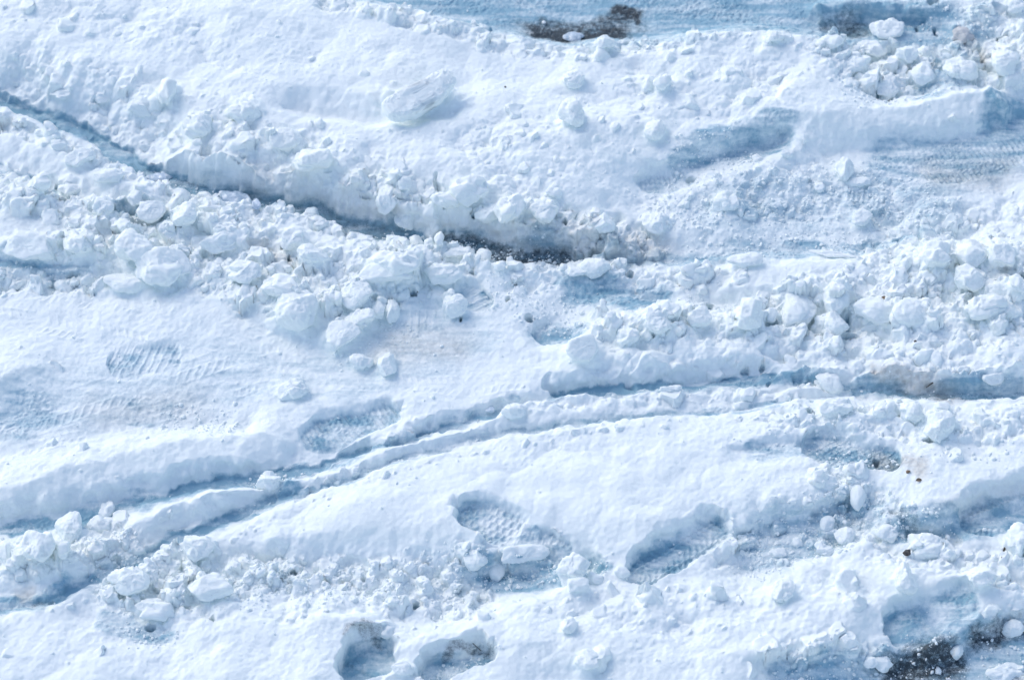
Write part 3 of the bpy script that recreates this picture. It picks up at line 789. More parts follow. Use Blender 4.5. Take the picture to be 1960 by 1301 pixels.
 (1576,1048,40,28,'lump',"lump at the lower edge of the slush patch"),
 (1527,1036,20,20,'lump',"round pebble sized snowball in the slush patch"),
 (1492,1056,36,18,'lump',"flat lump at the left of the slush patch"),
 (1585,1000,32,30,'lump',"pale lump at the top of the slush patch"),
 (1768,1042,62,44,'block',"white block right of the dark pebble"),
 (1700,1015,44,36,'lump',"overhanging lump left of the dark pebble"),
 (1500,1128,50,44,'lump',"round lump on the ridge below the slush patch"),
 (1730,1105,40,50,'block',"upright lump above the icy glazed print"),
 (1880,1100,60,40,'lump',"lump near the right edge above the icy glazed print"),
 (1950,1030,44,60,'lump',"boulder cut by the right edge beside the twig"),
 (1925,1283,80,36,'lump',"rounded lump on black asphalt in the bottom right corner"),
 (1935,1200,48,30,'lump',"knob on the ridge above the black asphalt"),
 (1690,1265,34,34,'slab',"thin chip standing at the left end of the black asphalt"),
 (1665,1265,30,24,'slab',"flake left of the thin chip near the black asphalt"),
 (1830,1245,30,30,'lump',"small clump on the slush between the two bare asphalt patches"),
 (1795,1282,14,16,'lump',"tiny snowball on the bare black asphalt"),
]
def hgtH(x, y):
    return float(bilin(H, np.array([(x - FX[0]) / FS]), np.array([(y - FY[0]) / FS]))[0])
def hitH(u, v):
    for z in np.arange(.16, -.001, -.002):
        p = unproj(u, v, z)
        if hgtH(p[0], p[1]) >= z: return p
    return unproj(u, v, 0)
for (u, v, w_, h_, kind, lab) in BIG:                    # snow packed round the foot of each loose chunk
    if kind in ('skip', 'ice') or w_ < 28: continue
    p = hitH(u, v + h_ * .25); S_ = DIST / FPX
    rx, ry = w_ * S_ * .62, h_ * S_ * .62
    cx, cy = p[0], p[1] + ry * .3
    m_ = .05 + max(rx, ry)
    s = (slice(*np.clip(np.searchsorted(FX, [cx - m_, cx + m_]), 0, len(FX))), slice(*np.clip(np.searchsorted(FY, [cy - m_, cy + m_]), 0, len(FY))))
    dd_ = np.hypot((wx[s] - cx) / rx, (wy[s] - cy) / ry) + .22 * rotn(GX[s], GY[s], .02, 9)
    H[s] += h_ * S_ * .24 * (1 - sstep(.35, 1.15, dd_)) * (1 - .6 * SF[s])

def carve(pts, z, hw, near=3.5, farr=3.0, shade=0., sl=.7, cap=None):
    """open a rut to its floor: vertical-ish lips either side of the floor line"""
    P = [unproj(u, v, z / 100)[:2] for u, v in pts]
    for a, b in zip(P[:-1], P[1:]):
        lo = np.minimum(a, b) - .09; hi = np.maximum(a, b) + .09
        q = (slice(*np.clip(np.searchsorted(FX, [lo[0], hi[0]]), 0, len(FX))), slice(*np.clip(np.searchsorted(FY, [lo[1], hi[1]]), 0, len(FY))))
        x, y = wx[q], wy[q]
        ab = b - a; l = max(ab @ ab, 1e-9)
        t = np.clip(((x - a[0]) * ab[0] + (y - a[1]) * ab[1]) / l, 0, 1)
        ex, ey = x - a[0] - t * ab[0], y - a[1] - t * ab[1]
        d = np.hypot(ex, ey) + .0045 * rotn(x, y, .014, 4) + .0045 * rotn(x, y, .04, 6)
        k = np.where(ey < 0, near, farr)
        lim = z / 100 + .0025 * rotn(x, y, .02, 9) + np.maximum(d - hw / 100, 0) * k
        if cap:
            H[q] = np.where((ey < 0) & (d < .075), np.minimum(H[q], cap / 100 + .006 * rotn(x, y, .025, 4) + .3 * np.maximum(d - .05, 0)), H[q])
        H[q] = np.minimum(H[q], lim)
        m = 1 - sstep(hw / 100, hw / 100 * 1.6, d)
        SF[q] = np.maximum(SF[q], sl * m); DF[q] = np.maximum(DF[q], shade * m)  # rut floor tint: slush together with painted-in shade
carve([(-60,184),(0,203),(100,243),(190,277),(260,318)], .8, 2.7, 4.5, 2.6, shade=.22, sl=1., cap=6)
carve([(260,320),(280,334),(400,374),(500,390),(600,408),(700,440),(800,458)], .8, 1.7, shade=.42, sl=.95, cap=7)
carve([(850,468),(900,476),(980,498),(1080,500)], .3, 2.2, shade=.7)
carve([(0,322),(60,341),(130,372)], 4, .7, 2, 2, sl=.4)
carve([(-60,500),(60,512),(160,520)], 4, .9, 2, 2, sl=.5)
carve([(2000,758),(1850,763),(1750,757),(1680,752),(1600,740),(1530,733)], 1.6, .8, 3, 1.8, .4, .9, cap=6)
carve([(1480,728),(1450,728),(1330,738),(1250,741),(1200,746),(1060,762)], 1.4, 1.1, 3, 1.6, .1, .9)
carve([(960,790),(900,806),(850,822),(800,836)], 2.6, .7, 3, 1.6, sl=.6)
carve([(700,868),(640,884),(590,902),(540,912),(480,920),(400,928),(330,944)], 1.0, 1.2, 3, 1.6, .1, .9)
carve([(300,952),(240,972),(200,986)], 1.0, .9, 3, 2, .3)
carve([(1620,762),(1540,762),(1480,772),(1350,789),(1200,803),(1090,818),(1000,829),(900,847),(800,873),(700,903),(630,923),(570,944)], 3.6, .6, 3, 1.4, sl=.45)
carve([(520,962),(450,990),(380,1014),(310,1050),(265,1076)], 1.2, 1.3, 3, 1.6, sl=.8)
carve([(215,1098),(160,1124),(110,1148),(70,1160)], 1.4, .8, 3, 1.4, .2, .6)

# crumbly lips: small angular bits along the near edges
for L_, z_ in (([(-60,172),(0,219),(45,238),(110,266),(190,297),(275,349),(350,369),(430,392),(500,406),(560,406),(640,432),(700,456),(760,470),(850,472),(920,494),(980,516),(1060,518),(1130,498)], 7),
               ([(1960,770),(1830,775),(1700,773),(1600,771),(1480,782),(1350,799),(1200,812),(1000,839),(800,884),(700,914),(565,960),(480,1004),(360,1038),(270,1088),(150,1134),(80,1166)], 6.5),
               ([(1560,741),(1430,738),(1250,750),(1130,763),(1000,781),(900,829),(760,865),(640,895),(520,933),(420,945),(280,983)], 6),
               ([(620,-14),(800,28),(960,76),(1040,86),(1160,80),(1280,78),(1400,56),(1560,76),(1610,76)], 10.5),
               ([(1540,262),(1500,308),(1430,337),(1350,355),(1290,380)], 6), ([(545,216),(640,238),(740,250),(860,238)], 10.2),
               ([(880,1050),(980,1056),(1040,1078)], 6.5), ([(760,1188),(950,1168),(1100,1128),(1250,1121),(1390,1132)], 7)):
    for a, b in zip(L_[:-1], L_[1:]):
        n = max(1, int(math.hypot(b[0] - a[0], b[1] - a[1]) / 15))
        for k in range(n):
            if rng.random() < .45: continue
            t = (k + rng.random()) / n
            p = unproj(a[0] + (b[0] - a[0]) * t, a[1] + (b[1] - a[1]) * t + rng.uniform(-2, 12), z_ / 100)
            r_ = min(.0035 + rng.exponential(.0048), .020)
            stamp(p[0], p[1] - r_ * .5, r_, rng.uniform(.6, 1), rng.uniform(0, 3.14), r_ * rng.uniform(.6, 1.2), rng.uniform(-.6, .6, 4), rng.uniform(.6, 1.0))

# ------------------------------------------------------------------ 3-D sheet: push along the normals so crests bulge and walls undercut
H = np.maximum(H, .001)
def smooth(A, n):
    for _ in range(n):
        e = np.pad(A, 1, mode='edge')
        A = (e[:-2, 1:-1] + e[2:, 1:-1] + e[1:-1, :-2] + e[1:-1, 2:] + 4 * A) / 8
    return A
Hs = smooth(H, 6)
gx_, gy_ = np.gradient(Hs, FS)
nl = np.sqrt(gx_ ** 2 + gy_ ** 2 + 1)
steep = sstep(.5, 2., np.hypot(gx_, gy_))
# border blend to the plain snow field further out
bx = np.minimum(np.minimum(GX - FX[0], FX[-1] - GX), np.minimum(GY - FY[0], FY[-1] - GY))
kb = sstep(0, .10, bx)
far = lambda x, y: .062 + .02 * rotn(x, y, .5, 4) + .014 * rotn(x, y, .17, 6) + .007 * rotn(x, y, .06, 8)
H = H * kb + far(GX, GY) * (1 - kb)
NX_, NY_, NZ_ = -gx_ / nl, -gy_ / nl, 1 / nl
zz = H * 9
disp = (.0028 * rotn(GX + zz * .05, GY + zz * .11, .022, 5) + .0015 * rotn(GX - zz * .08, GY + zz * .09, .009, 7) + .0045 * steep * rotn(GX, GY + H * .8, .03, 10)) * (.06 + RF * .8 + steep) * (1 - .8 * SF) * kb
PX, PY, PZ = GX + NX_ * disp, GY + NY_ * disp, np.maximum(H + NZ_ * disp, .0005)

# add growing rings outside
def grow(a, n=44, s0=FS * 2, k=1.13):
    st = s0 * k ** np.arange(n)
    return np.concatenate([a[0] - np.cumsum(st)[::-1], a, a[-1] + np.cumsum(st)])
EX, EY = grow(FX), grow(FY)
n0 = 44
AX, AY = np.meshgrid(EX, EY, indexing='ij')
AZ = far(AX, AY)
core = (slice(n0, n0 + len(FX)), slice(n0, n0 + len(FY)))
AX[core], AY[core], AZ[core] = PX, PY, PZ
def full(F):
    A = np.zeros(AX.shape); A[core] = F * kb; return A
aS, aD, aB, aR = full(SF), full(DF), full(BF), full(RF)
co = np.stack([AX, AY, AZ], -1).astype(np.float32)
# normals for every object cut from the sheet
tu = np.zeros_like(co); tv = np.zeros_like(co)
tu[1:-1] = co[2:] - co[:-2]; tv[:, 1:-1] = co[:, 2:] - co[:, :-2]
tu[0] = co[1] - co[0]; tu[-1] = co[-1] - co[-2]; tv[:, 0] = co[:, 1] - co[:, 0]; tv[:, -1] = co[:, -1] - co[:, -2]
NO = np.cross(tu, tv); NO /= np.linalg.norm(NO, axis=-1, keepdims=True)
MX, MY = AX.shape
owner = np.zeros((MX - 1, MY - 1), np.int16)

# ------------------------------------------------------------------ materials
def nt(name):
    m = bpy.data.materials.new(name); m.use_nodes = True
    return m, m.node_tree.nodes, m.node_tree.links, m.node_tree.nodes["Principled BSDF"]
def snow_material(name, attrs=True, tint=(.90, .943, .936), sss=.0):
    m, N, L, B = nt(name)
    tc = N.new("ShaderNodeNewGeometry").outputs['Position']
    def noise(scale, detail=2, rough=.5):
        n = N.new("ShaderNodeTexNoise"); n.inputs['Scale'].default_value = scale
        n.inputs['Detail'].default_value = detail; n.inputs['Roughness'].default_value = rough
        L.new(tc, n.inputs['Vector']); return n.outputs['Fac']
    def mix(a, b, f):
        x = N.new("ShaderNodeMix"); x.data_type = 'RGBA'
        for sck, v in ((x.inputs[6], a), (x.inputs[7], b), (x.inputs[0], f)):
            if hasattr(v, 'default_value'): L.new(v, sck)
            elif isinstance(v, tuple): sck.default_value = (*v, 1)
            else: sck.default_value = v
        return x.outputs[2]
    def mth(op, a, b=0., c=None, clamp=False):
        x = N.new("ShaderNodeMath"); x.operation = op; x.use_clamp = clamp
        for k, v in enumerate((a, b, c)):
            if v is None: continue
            if hasattr(v, 'default_value'): L.new(v, x.inputs[k])
            else: x.inputs[k].default_value = v
        return x.outputs[0]
    def attr(n_):
        a = N.new("ShaderNodeAttribute"); a.attribute_name = n_; return a.outputs['Fac']
    fine = noise(420, 3, .7); mid = noise(90, 3, .6); big = noise(9, 2)
    col = mix(tuple(c * .93 for c in tint), tint, mth('MULTIPLY_ADD', fine, 1.2, mth('MULTIPLY', big, .5), True))
    rough = .75
    if attrs:
        s = attr('slush'); d = attr('dark'); b = attr('dirt')  # slush and dark also carry the shade painted in ruts and gaps
        sp = mth('MULTIPLY_ADD', mth('SUBTRACT', mid, .5), 1.1, s)
        st = N.new("ShaderNodeTexNoise"); mp = N.new("ShaderNodeMapping"); mp.inputs['Scale'].default_value = (7, 45, 45)
        L.new(tc, mp.inputs[0]); L.new(mp.outputs[0], st.inputs['Vector']); st.inputs['Scale'].default_value = 1; st.inputs['Detail'].default_value = 5
        sp = mth('MULTIPLY_ADD', mth('SUBTRACT', st.outputs['Fac'], .5), 2.4, sp)
        sp = mth('MULTIPLY', mth('MULTIPLY', s, 3., None, True), sp)
        sp = mth('MULTIPLY_ADD', mth('SUBTRACT', fine, .5), mth('MULTIPLY', s, .9), sp, True)
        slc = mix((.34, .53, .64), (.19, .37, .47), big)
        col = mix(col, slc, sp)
        bd = mth('MULTIPLY', b, mth('MULTIPLY_ADD', mid, 1.4, -.1, True), None, True)
        col = mix(col, (.34, .27, .20), bd)
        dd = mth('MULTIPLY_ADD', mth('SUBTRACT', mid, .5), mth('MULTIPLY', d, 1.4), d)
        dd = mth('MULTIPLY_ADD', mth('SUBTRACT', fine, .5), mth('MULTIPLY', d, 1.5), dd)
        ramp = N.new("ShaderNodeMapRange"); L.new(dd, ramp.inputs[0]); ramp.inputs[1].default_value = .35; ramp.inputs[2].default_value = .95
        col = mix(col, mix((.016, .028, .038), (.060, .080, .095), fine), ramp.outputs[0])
        rough = N.new("ShaderNodeMapRange"); L.new(sp, rough.inputs[0]); rough.inputs[3].default_value = .8; rough.inputs[4].default_value = .38
        rough = rough.outputs[0]
        L.new(rough, B.inputs['Roughness'])
    else:
        B.inputs['Roughness'].default_value = rough
    L.new(col, B.inputs['Base Color'])
    B.inputs['Specular IOR Level'].default_value = .3
    h = mth('MULTIPLY_ADD', fine, .55, mth('MULTIPLY', mid, .6))
    bp = N.new("ShaderNodeBump"); bp.inputs['Strength'].default_value = .5; bp.inputs['Distance'].default_value = .004
    L.new(h, bp.inputs['Height']); L.new(bp.outputs[0], B.inputs['Normal'])
    if sss:
        B.inputs['Subsurface Weight'].default_value = sss
        B.inputs['Subsurface Radius'].default_value = (.6, .85, 1.0)
        B.inputs['Subsurface Scale'].default_value = .006
    return m
SSS = 0.0
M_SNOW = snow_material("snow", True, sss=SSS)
M_CRUMB = snow_material("snow_crumb", False, sss=0)
M_LUMP = snow_material("snow_lump", False, sss=SSS)
M_GREY = snow_material("dirty_snow_lump", False, (.62, .62, .62), sss=SSS)
def ice_material():
    m, N, L, B = nt("ice")
    B.inputs['Base Color'].default_value = (.58, .68, .76, 1); B.inputs['Roughness'].default_value = .22
    n = N.new("ShaderNodeTexNoise"); n.inputs['Scale'].default_value = 60; n.inputs['Detail'].default_value = 4
    g = N.new("ShaderNodeNewGeometry"); L.new(g.outputs['Position'], n.inputs['Vector'])
    r = N.new("ShaderNodeValToRGB"); r.color_ramp.elements[0].color = (.36, .47, .57, 1); r.color_ramp.elements[1].color = (.74, .81, .87, 1)
    r.color_ramp.elements[0].position = .35; r.color_ramp.elements[1].position = .65
    L.new(n.outputs['Fac'], r.inputs[0]); L.new(r.outputs[0], B.inputs['Base Color'])
    b = N.new("ShaderNodeBump"); b.inputs['Strength'].default_value = .3; b.inputs['Distance'].default_value = .003
    L.new(n.outputs['Fac'], b.inputs['Height']); L.new(b.outputs[0], B.inputs['Normal'])
    return m
M_ICE = ice_material()
def plain(name, c1, c2, sc, rough):
    m, N, L, B = nt(name)
    g = N.new("ShaderNodeNewGeometry"); n = N.new("ShaderNodeTexNoise"); n.inputs['Scale'].default_value = sc
    r = N.new("ShaderNodeValToRGB"); r.color_ramp.elements[0].color = (*c1, 1); r.color_ramp.elements[1].color = (*c2, 1)
    r.color_ramp.elements[0].position = .35; r.color_ramp.elements[1].position = .65
    L.new(g.outputs['Position'], n.inputs['Vector']); L.new(n.outputs['Fac'], r.inputs[0]); L.new(r.outputs[0], B.inputs['Base Color'])
    B.inputs['Roughness'].default_value = rough
    return m
M_STONE = plain("dark_stone", (.02, .02, .022), (.07, .065, .06), 200, .5)
M_LEAF = plain("brown_leaf", (.15, .105, .07), (.30, .22, .15), 150, .7)
M_TWIG = plain("bark", (.03, .024, .02), (.10, .08, .06), 150, .8)

# ------------------------------------------------------------------ split the sheet
def quads_of(mask):
    i, j = np.nonzero(mask)
    a = i * MY + j
    return np.stack([a, a + MY, a + MY + 1, a + 1], 1)
def sheet(name, mask, mat):
    q = quads_of(mask)
    ids, inv = np.unique(q, return_inverse=True)
    v = co.reshape(-1, 3)[ids]
    me = bpy.data.meshes.new(name)
    me.vertices.add(len(ids)); me.vertices.foreach_set('co', v.ravel())
    me.loops.add(q.size); me.loops.foreach_set('vertex_index', inv.ravel().astype(np.int32))
    me.polygons.add(len(q)); me.polygons.foreach_set('loop_start', np.arange(0, q.size, 4, dtype=np.int32))
    me.update(calc_edges=True)
    me.polygons.foreach_set('use_smooth', np.ones(len(q), bool))
    for n_, A in (('slush', aS), ('dark', aD), ('dirt', aB)):  # slush and dark include the painted shade
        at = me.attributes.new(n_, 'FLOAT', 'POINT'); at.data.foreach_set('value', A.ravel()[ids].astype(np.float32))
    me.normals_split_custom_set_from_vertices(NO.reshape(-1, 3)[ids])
    me.materials.append(mat)
    o = bpy.data.objects.new(name, me); SC.collection.objects.link(o)
    return o
def mask_full(low, thr=.5):
    """coarse brush field -> faces of the sheet"""
    x, y = AX[:-1, :-1], AY[:-1, :-1]
    f = bilin(low, (x - X0) / LS, (y - Y0) / LS)
    ins = np.zeros(owner.shape, bool); ins[n0:n0 + len(FX) - 1, n0:n0 + len(FY) - 1] = True
    return (f > thr) & ins
STRUCT = [
 ('icy_road', [[(600,-120),(720,-62),(820,-30),(920,0),(1050,34),(1150,38),(1250,30),(1400,-2),(1520,10)]], 12.5, 1, "dirty blue road ice showing beyond the top snow bank"),
 ('wheel_rut', [[(-60,190),(0,212),(100,252),(190,286),(280,338),(400,378),(500,394),(600,412),(700,444),(800,460),(900,478),(980,500),(1080,502)]], 2.6, 1, "deep shadowed wheel rut running from the upper left edge to the centre"),
 ('wheel_rut', [[(2000,756),(1850,762),(1750,756),(1600,740),(1450,728),(1330,738),(1200,746),(1050,764),(950,790),(850,822),(760,848),(680,872),(590,900),(480,922),(330,944),(200,990),(60,1010),(-60,1012)]], 2.2, 1.2, "long wheel rut crossing the whole photo below the middle"),
 ('wheel_rut', [[(1540,762),(1480,770),(1350,788),(1200,802),(1000,828),(900,846),(800,872),(700,902),(560,946),(450,994),(380,1018),(310,1054),(265,1078),(140,1132),(0,1165)]], 1.6, 2, "narrow second wheel rut running beside the long rut down to the lower left"),
 ('asphalt', [[(1715,1300),(1800,1275),(1880,1255),(1960,1235),(2020,1220)]], 4.2, .3, "bare wet black asphalt with thin slush in the lower right corner"),
]
idx = 0
OWN = []
for nm, pls, wd, z, lab in STRUCT:
    idx += 1
    mk = mask_full(brush(pls[0], wd, z, .3))
    owner[mk & (owner == 0)] = idx; OWN.append((idx, nm, lab, None))
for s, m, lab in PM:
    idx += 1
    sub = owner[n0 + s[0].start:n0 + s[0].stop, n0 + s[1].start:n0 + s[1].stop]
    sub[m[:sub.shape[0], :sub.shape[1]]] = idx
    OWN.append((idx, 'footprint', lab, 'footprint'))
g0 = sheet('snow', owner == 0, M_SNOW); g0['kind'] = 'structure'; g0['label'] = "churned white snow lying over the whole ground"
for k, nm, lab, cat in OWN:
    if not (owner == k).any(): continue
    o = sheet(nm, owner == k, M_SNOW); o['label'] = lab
    if cat: o['category'] = cat; o['kind'] = 'thing'; o['group'] = 'boot prints in the snow'
    else: o['kind'] = 'structure'
me = bpy.data.meshes.new('road')
me.from_pydata([(-25, -25, -.012), (25, -25, -.012), (25, 25, -.012), (-25, 25, -.012)], [], [(0, 1, 2, 3)])
me.materials.append(M_STONE)
o = bpy.data.objects.new('road', me); SC.collection.objects.link(o); o['kind'] = 'structure'; o['label'] = "dark road surface under the snow"

# ------------------------------------------------------------------ loose lumps
def hgt(x, y):
    return float(bilin(PZ, np.array([(x - FX[0]) / FS]), np.array([(y - FY[0]) / FS]))[0])
def hit(u, v):
    for z in np.arange(.16, -.001, -.002):
        p = unproj(u, v, z)
        if hgt(p[0], p[1]) >= z: return p
    return unproj(u, v, 0)

import bmesh
_ico = {}
def ico(n):
    if n not in _ico:
        bm = bmesh.new(); bmesh.ops.create_icosphere(bm, subdivisions=n, radius=1)
        me_ = bpy.data.meshes.new('tmp'); bm.to_mesh(me_); bm.free()
        v = np.zeros(len(me_.vertices) * 3); me_.vertices.foreach_get('co', v)
        f = np.array([p.vertices[:] for p in me_.polygons])
        bpy.data.meshes.remove(me_)
        _ico[n] = (v.reshape(-1, 3), f)
    return _ico[n]
def lump_shape(seed, kind, n):
    r = np.random.default_rng(seed)
    D, F = ico(n)
    nl_ = {'lump': r.integers(4, 8), 'slab': 2, 'block': 3, 'crumb': 2}[kind]
    rr = np.zeros(len(D))
    for k in range(nl_):
        c = r.normal(size=3); c /= np.linalg.norm(c); c[2] *= .7
        R = .85 if k == 0 else r.uniform(.42, .68)
        c *= 0 if k == 0 else r.uniform(.35, .8) * R
        ncut = 11
        pn = r.normal(size=(ncut, 3)); pn /= np.linalg.norm(pn, axis=1)[:, None]
        e_ = np.full(len(D), 1.25 * R)
        b = D @ c; disc = b * b - (c @ c - R * R)
        e_ = np.maximum(b + np.sqrt(np.maximum(disc, 0)), .02)
        for a, d in zip(pn, r.uniform(.50, .88, ncut)):
            kk = D @ a
            lim = np.where(kk > 1e-3, (d * R + a @ c) / np.maximum(kk, 1e-3), 9)
            hsm = .018
            x = np.clip(.5 + .5 * (e_ - lim) / hsm, 0, 1)
            e_ = e_ * (1 - x) + lim * x - hsm * x * (1 - x)
        rr = np.maximum(rr, e_)
    P = D * rr[:, None]
    P = P / np.abs(P).max(0)
    return P, F
def add_lump(name, seed, kind, u, v, wpx, hpx, flat=None, mat=None, rot=None, tilt=(0, 0), sink=.25, n=4, deep=None):
    """wpx, hpx: apparent size in photo pixels"""
    P, F = lump_shape(seed, kind, n)
    r = np.random.default_rng(seed + 1000)
    S = DIST / FPX                                        # metres per pixel at mid distance
    w = wpx * S / 2
    # apparent height = depth*sin + z*cos
    app = hpx * S / 2
    z = app * (.78 if flat is None else flat)
    d = math.sqrt(max(app ** 2 - (z * math.cos(PITCH)) ** 2, (app * .35) ** 2)) / math.sin(PITCH)
    if deep: d = deep * S / 2
    rt = rot if rot is not None else r.uniform(-.25, .25)
    Mx = np.array(Euler((tilt[0], tilt[1], rt)).to_matrix())
    if name == 'snow_slab' and seed == 777:
        P = np.sign(ico(n)[0]) * np.abs(ico(n)[0]) ** .5
        P = P / np.abs(P).max(0); P[:, 1] += .35 * (P[:, 0] ** 2 - .3); P[:, 1] *= 1 - .15 * P[:, 0]
    P = P * np.array([w, d, z])
    R_ = (w * d * z) ** (1 / 3)
    nn = P / np.array([w, d, z]) ** 2; nn /= np.linalg.norm(nn, axis=1)[:, None] + 1e-9
    Q = P / R_ + seed * 3.1
    k_ = .85 if kind == 'slab' else 1.
    P = P + nn * R_ * k_ * (.14 * noise3(Q, .8, 1) + .05 * noise3(Q, .33, 2) + .035 * (.5 - np.abs(noise3(Q, .17, 3))) * 2 + .03 * noise3(Q, .08, 4))[:, None]
    P = P @ Mx.T
    p = hit(u, v + hpx * .30)
    zc = hgt(p[0], p[1])
    cen = np.array([p[0], p[1] , 0])
    base = P[:, 2].min()
    P = P - np.array([0, 0, base + sink * 2 * z])
    loc = (cen[0], cen[1] + d * .25, zc)
    me_ = bpy.data.meshes.new(name)
    me_.vertices.add(len(P)); me_.vertices.foreach_set('co', P.astype(np.float32).ravel())
    me_.loops.add(F.size); me_.loops.foreach_set('vertex_index', F.ravel().astype(np.int32))
    me_.polygons.add(len(F)); me_.polygons.foreach_set('loop_start', np.arange(0, F.size, 3, dtype=np.int32))
    me_.update(calc_edges=True); me_.validate()
    me_.polygons.foreach_set('use_smooth', np.ones(len(me_.polygons), bool))
    me_.materials.append(mat or M_LUMP)
    o_ = bpy.data.objects.new(name, me_); o_.location = loc
    SC.collection.objects.link(o_)
    return o_

KN = {'lump': 'snow_clump', 'slab': 'snow_slab', 'block': 'snow_block', 'ice': 'ice_chunk', 'hero': 'snow_slab'}
GREY = {(1842, 62)}
for k, (u, v, w_, h_, kind, lab) in enumerate(BIG):
    if kind == 'skip': continue
    nsub = 5 if w_ > 36 else 4
    if kind == 'hero':
        o = add_lump('snow_slab', 777, 'slab', 806, 186, 164, 60, flat=.62, rot=math.radians(36), tilt=(.28, -.04), sink=.2, n=6, deep=58)
    elif kind == 'ice':
        o = add_lump('ice_chunk', 300 + k, 'slab', u, v, w_, h_, flat=.4, mat=M_ICE, sink=.3, n=nsub)
    elif kind == 'slab':
        o = add_lump('snow_slab', 300 + k, 'slab', u, v, w_ * 1.05, h_, flat=.6, rot=random.uniform(-.3, .3), tilt=(random.uniform(0, .4), random.uniform(-.2, .2)), sink=.25, n=nsub)
    else:
        o = add_lump(KN[kind], 300 + k, kind, u, v, w_ * (1.12 if kind == 'block' else .95), h_ * (1.14 if kind == 'block' else 1.0), mat=M_GREY if (u, v) in GREY else None, sink=.26 if kind == 'block' else .38, n=nsub, tilt=(random.uniform(-.2, .2), random.uniform(-.2, .2)))
    o['label'] = lab
    o['category'] = {'ice': 'ice chunk'}.get(kind, 'snow chunk')
    o['group'] = 'ice pieces' if kind == 'ice' else 'loose chunks of snow'

# ------------------------------------------------------------------ crumbs nobody could count
CR = layer([
 ([(240,425),(330,440)],4,.8,5),([(0,520),(160,540)],4,.7,5),
 ([(290,340),(420,380),(560,400)],2,.5,1),
 ([(760,450),(900,480),(1100,500)],4,.6,2),
 ([(1310,325),(1420,310)],4,1.,2),
 ([(1300,400),(1500,370),(1650,360),(1780,410)],8,.8,3),
 ([(1780,470),(1600,450),(1300,470)],4,.5,3),
 ([(1330,580),(1480,600),(1640,610)],3,.8,3),
 ([(960,560),(1080,600)],5,.6,5),([(760,640),(720,620),(680,680)],4,.6,5),
 ([(330,800),(420,810)],4,.6,4),
 ([(80,1060),(180,1060),(230,1040)],4,1.,4),
 ([(250,1110),(450,1110),(700,1110),(880,1110)],7,1.,5),
 ([(920,1105),(1140,1095)],3.5,1.,2),
 ([(250,1215),(320,1225)],3,.7,3),
 ([(500,925),(560,905)],2.5,.7,2),
 ([(1440,1060),(1560,1020),(1640,980)],7,.9,3),
 ([(1690,1025),(1800,1030)],3,1.,3),
 ([(1500,1290),(1660,1285)],4,.7,1),
 ([(1700,1275),(1950,1255)],5,.3,1),
 ([(830,1285),(930,1262)],3,.7,1.5),
 ([(1540,860),(1700,880)],3,.6,3),
 ([(1640,190),(1790,180)],5,.6,5),([(1900,60),(1800,60)],7,.5,4),
 ([(1560,740),(1900,745)],3,.12,3),
 ([(1500,820),(1900,860)],5,.3,7),
], .006)
pr = (CR * (LX > X0 + .1) * (LX < X1 - .1) * (LY > Y0 + .1) * (LY < Y1 - .1)).ravel(); pr /= pr.sum()
NC = 9000
pk = rng.choice(pr.size, NC, p=pr)
shapes = [lump_shape(2000 + q, 'crumb', 2) for q in range(24)]
VV, FF, off = [], [], 0
for k_ in pk:
    i, j = divmod(int(k_), NY)
    x, y = X0 + i * LS + rng.uniform(-.5, .5) * LS, Y0 + j * LS + rng.uniform(-.5, .5) * LS
    r = min(.0014 + rng.exponential(.0013), .0065)
    P, F = shapes[rng.integers(24)]
    a = rng.uniform(0, 6.28); c, q = math.cos(a), math.sin(a)
    P = P * r * np.array([1, rng.uniform(.5, 1), rng.uniform(.5, .9)])
    P = np.stack([P[:, 0] * c - P[:, 1] * q, P[:, 0] * q + P[:, 1] * c, P[:, 2]], 1) + np.array([x, y, hgt(x, y) + r * .25])
    VV.append(P); FF.append(F + off); off += len(P)
VV = np.concatenate(VV); FF = np.concatenate(FF)
me = bpy.data.meshes.new('snow_crumbs')
me.vertices.add(len(VV)); me.vertices.foreach_set('co', VV.astype(np.float32).ravel())
me.loops.add(FF.size); me.loops.foreach_set('vertex_index', FF.ravel().astype(np.int32))
me.polygons.add(len(FF)); me.polygons.foreach_set('loop_start', np.arange(0, FF.size, 3, dtype=np.int32))
me.update(calc_edges=True); me.polygons.foreach_set('use_smooth', np.ones(len(FF), bool))
me.materials.append(M_CRUMB)
o = bpy.data.objects.new('snow_crumbs', me); SC.collection.objects.link(o)
o['kind'] = 'stuff'; o['label'] = "fine white snow crumbs strewn over slush and rubble"; o['category'] = 'snow crumbs'

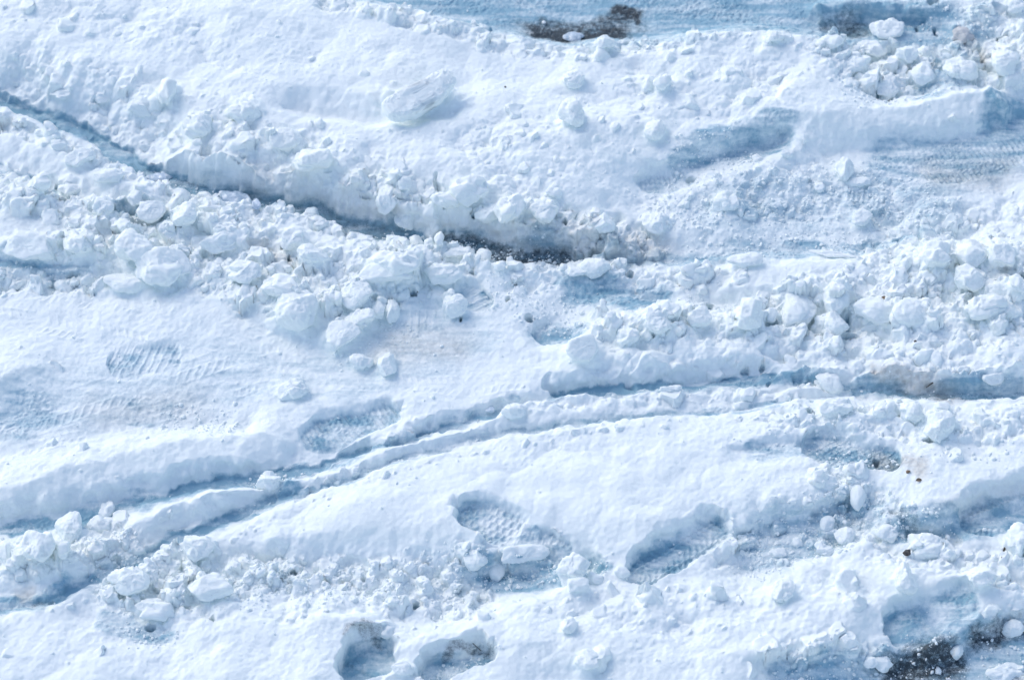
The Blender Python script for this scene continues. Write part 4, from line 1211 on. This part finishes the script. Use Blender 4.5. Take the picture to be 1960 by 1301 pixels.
# ------------------------------------------------------------------ dark bits
def bit(name, u, v, w_, h_, mat, seed, lab, cat, rot=0., flat=.5):
    o_ = add_lump(name, seed, 'block', u, v, w_, h_, flat=flat, mat=mat, rot=rot, sink=.15, n=3)
    o_['label'] = lab; o_['category'] = cat
    return o_
bit('pebble', 1736, 1058, 16, 13, M_STONE, 41, "black pebble on the snow left of a white block at lower right", 'pebble')
bit('pebble', 1752, 653, 6, 5, M_STONE, 42, "tiny dark stone on the white snow right of centre", 'pebble')
bit('pebble', 967, 167, 5, 4, M_STONE, 43, "tiny black grit speck on the top bank", 'pebble')
bit('pebble', 1738, 902, 9, 7, M_LEAF, 44, "brown grit stone at the end of the crossed rib print", 'pebble')
def leaf(u, v, w_, rot, lab):
    p = hit(u, v); S = DIST / FPX; L_ = w_ * S
    n = 9; vs, fs = [], []
    for s_ in (0, .0008):
        for k in range(n):
            t = k / (n - 1); hw_ = math.sin(t * math.pi) ** .8 * L_ * .28 + .0003
            for q in (-1, 0, 1):
                vs.append(((t - .5) * L_, q * hw_, s_ + abs(q) * L_ * .12 + .1 * L_ * math.sin(t * 4)))
    m_ = n * 3
    for k in range(n - 1):
        for q in range(2):
            a = k * 3 + q
            fs.append((a, a + 1, a + 4, a + 3)[::-1]); fs.append((a + m_, a + 1 + m_, a + 4 + m_, a + 3 + m_))
    for k in range(n - 1):
        for q in (0, 2):
            a = k * 3 + q; fs.append((a, a + 3, a + 3 + m_, a + m_))
    me_ = bpy.data.meshes.new('leaf'); me_.from_pydata(vs, [], fs); me_.materials.append(M_LEAF)
    o_ = bpy.data.objects.new('leaf', me_); o_.location = (p[0], p[1], hgt(p[0], p[1]) + .002); o_.rotation_euler = (.2, .1, rot)
    SC.collection.objects.link(o_); o_['label'] = lab; o_['category'] = 'leaf'
leaf(1758, 920, 12, .3, "small dry brown leaf scrap beside the brown grit stone")
leaf(1692, 573, 11, -.2, "dark leaf scrap on the right rubble lump")
def twig(pts, r, lab):
    P = [hit(*q) + np.array([0, 0, .003]) for q in pts]
    bm = bmesh.new(); prev = None
    for k, c in enumerate(P):
        d = P[min(k + 1, len(P) - 1)] - P[max(k - 1, 0)]; d /= np.linalg.norm(d)
        s_ = np.cross(d, [0, 0, 1]); s_ /= np.linalg.norm(s_); t_ = np.cross(s_, d)
        rr = r * (1 - .5 * k / len(P)) * random.uniform(.7, 1.3)
        ring = [bm.verts.new(c + rr * (math.cos(a) * s_ + math.sin(a) * t_)) for a in np.arange(6) * math.pi / 3]
        if prev:
            for q in range(6): bm.faces.new((prev[q], prev[(q + 1) % 6], ring[(q + 1) % 6], ring[q]))
        else: bm.faces.new(ring[::-1])
        prev = ring
    bm.faces.new(prev)
    me_ = bpy.data.meshes.new('twig'); bm.to_mesh(me_); bm.free(); me_.materials.append(M_TWIG)
    for p_ in me_.polygons: p_.use_smooth = True
    o_ = bpy.data.objects.new('twig', me_); SC.collection.objects.link(o_); o_['label'] = lab; o_['category'] = 'twig'
twig([(1928,1036),(1925,1045),(1921,1055),(1917,1068)], .003, "short dark twig in the snow near the right edge")
twig([(1786,733),(1778,739),(1772,743)], .0015, "thin brown twig stuck in the stained bank over the rut")
twig([(905,1232),(914,1240),(921,1246)], .0012, "fine dark stem at the rim of the grainy bottom footprint")
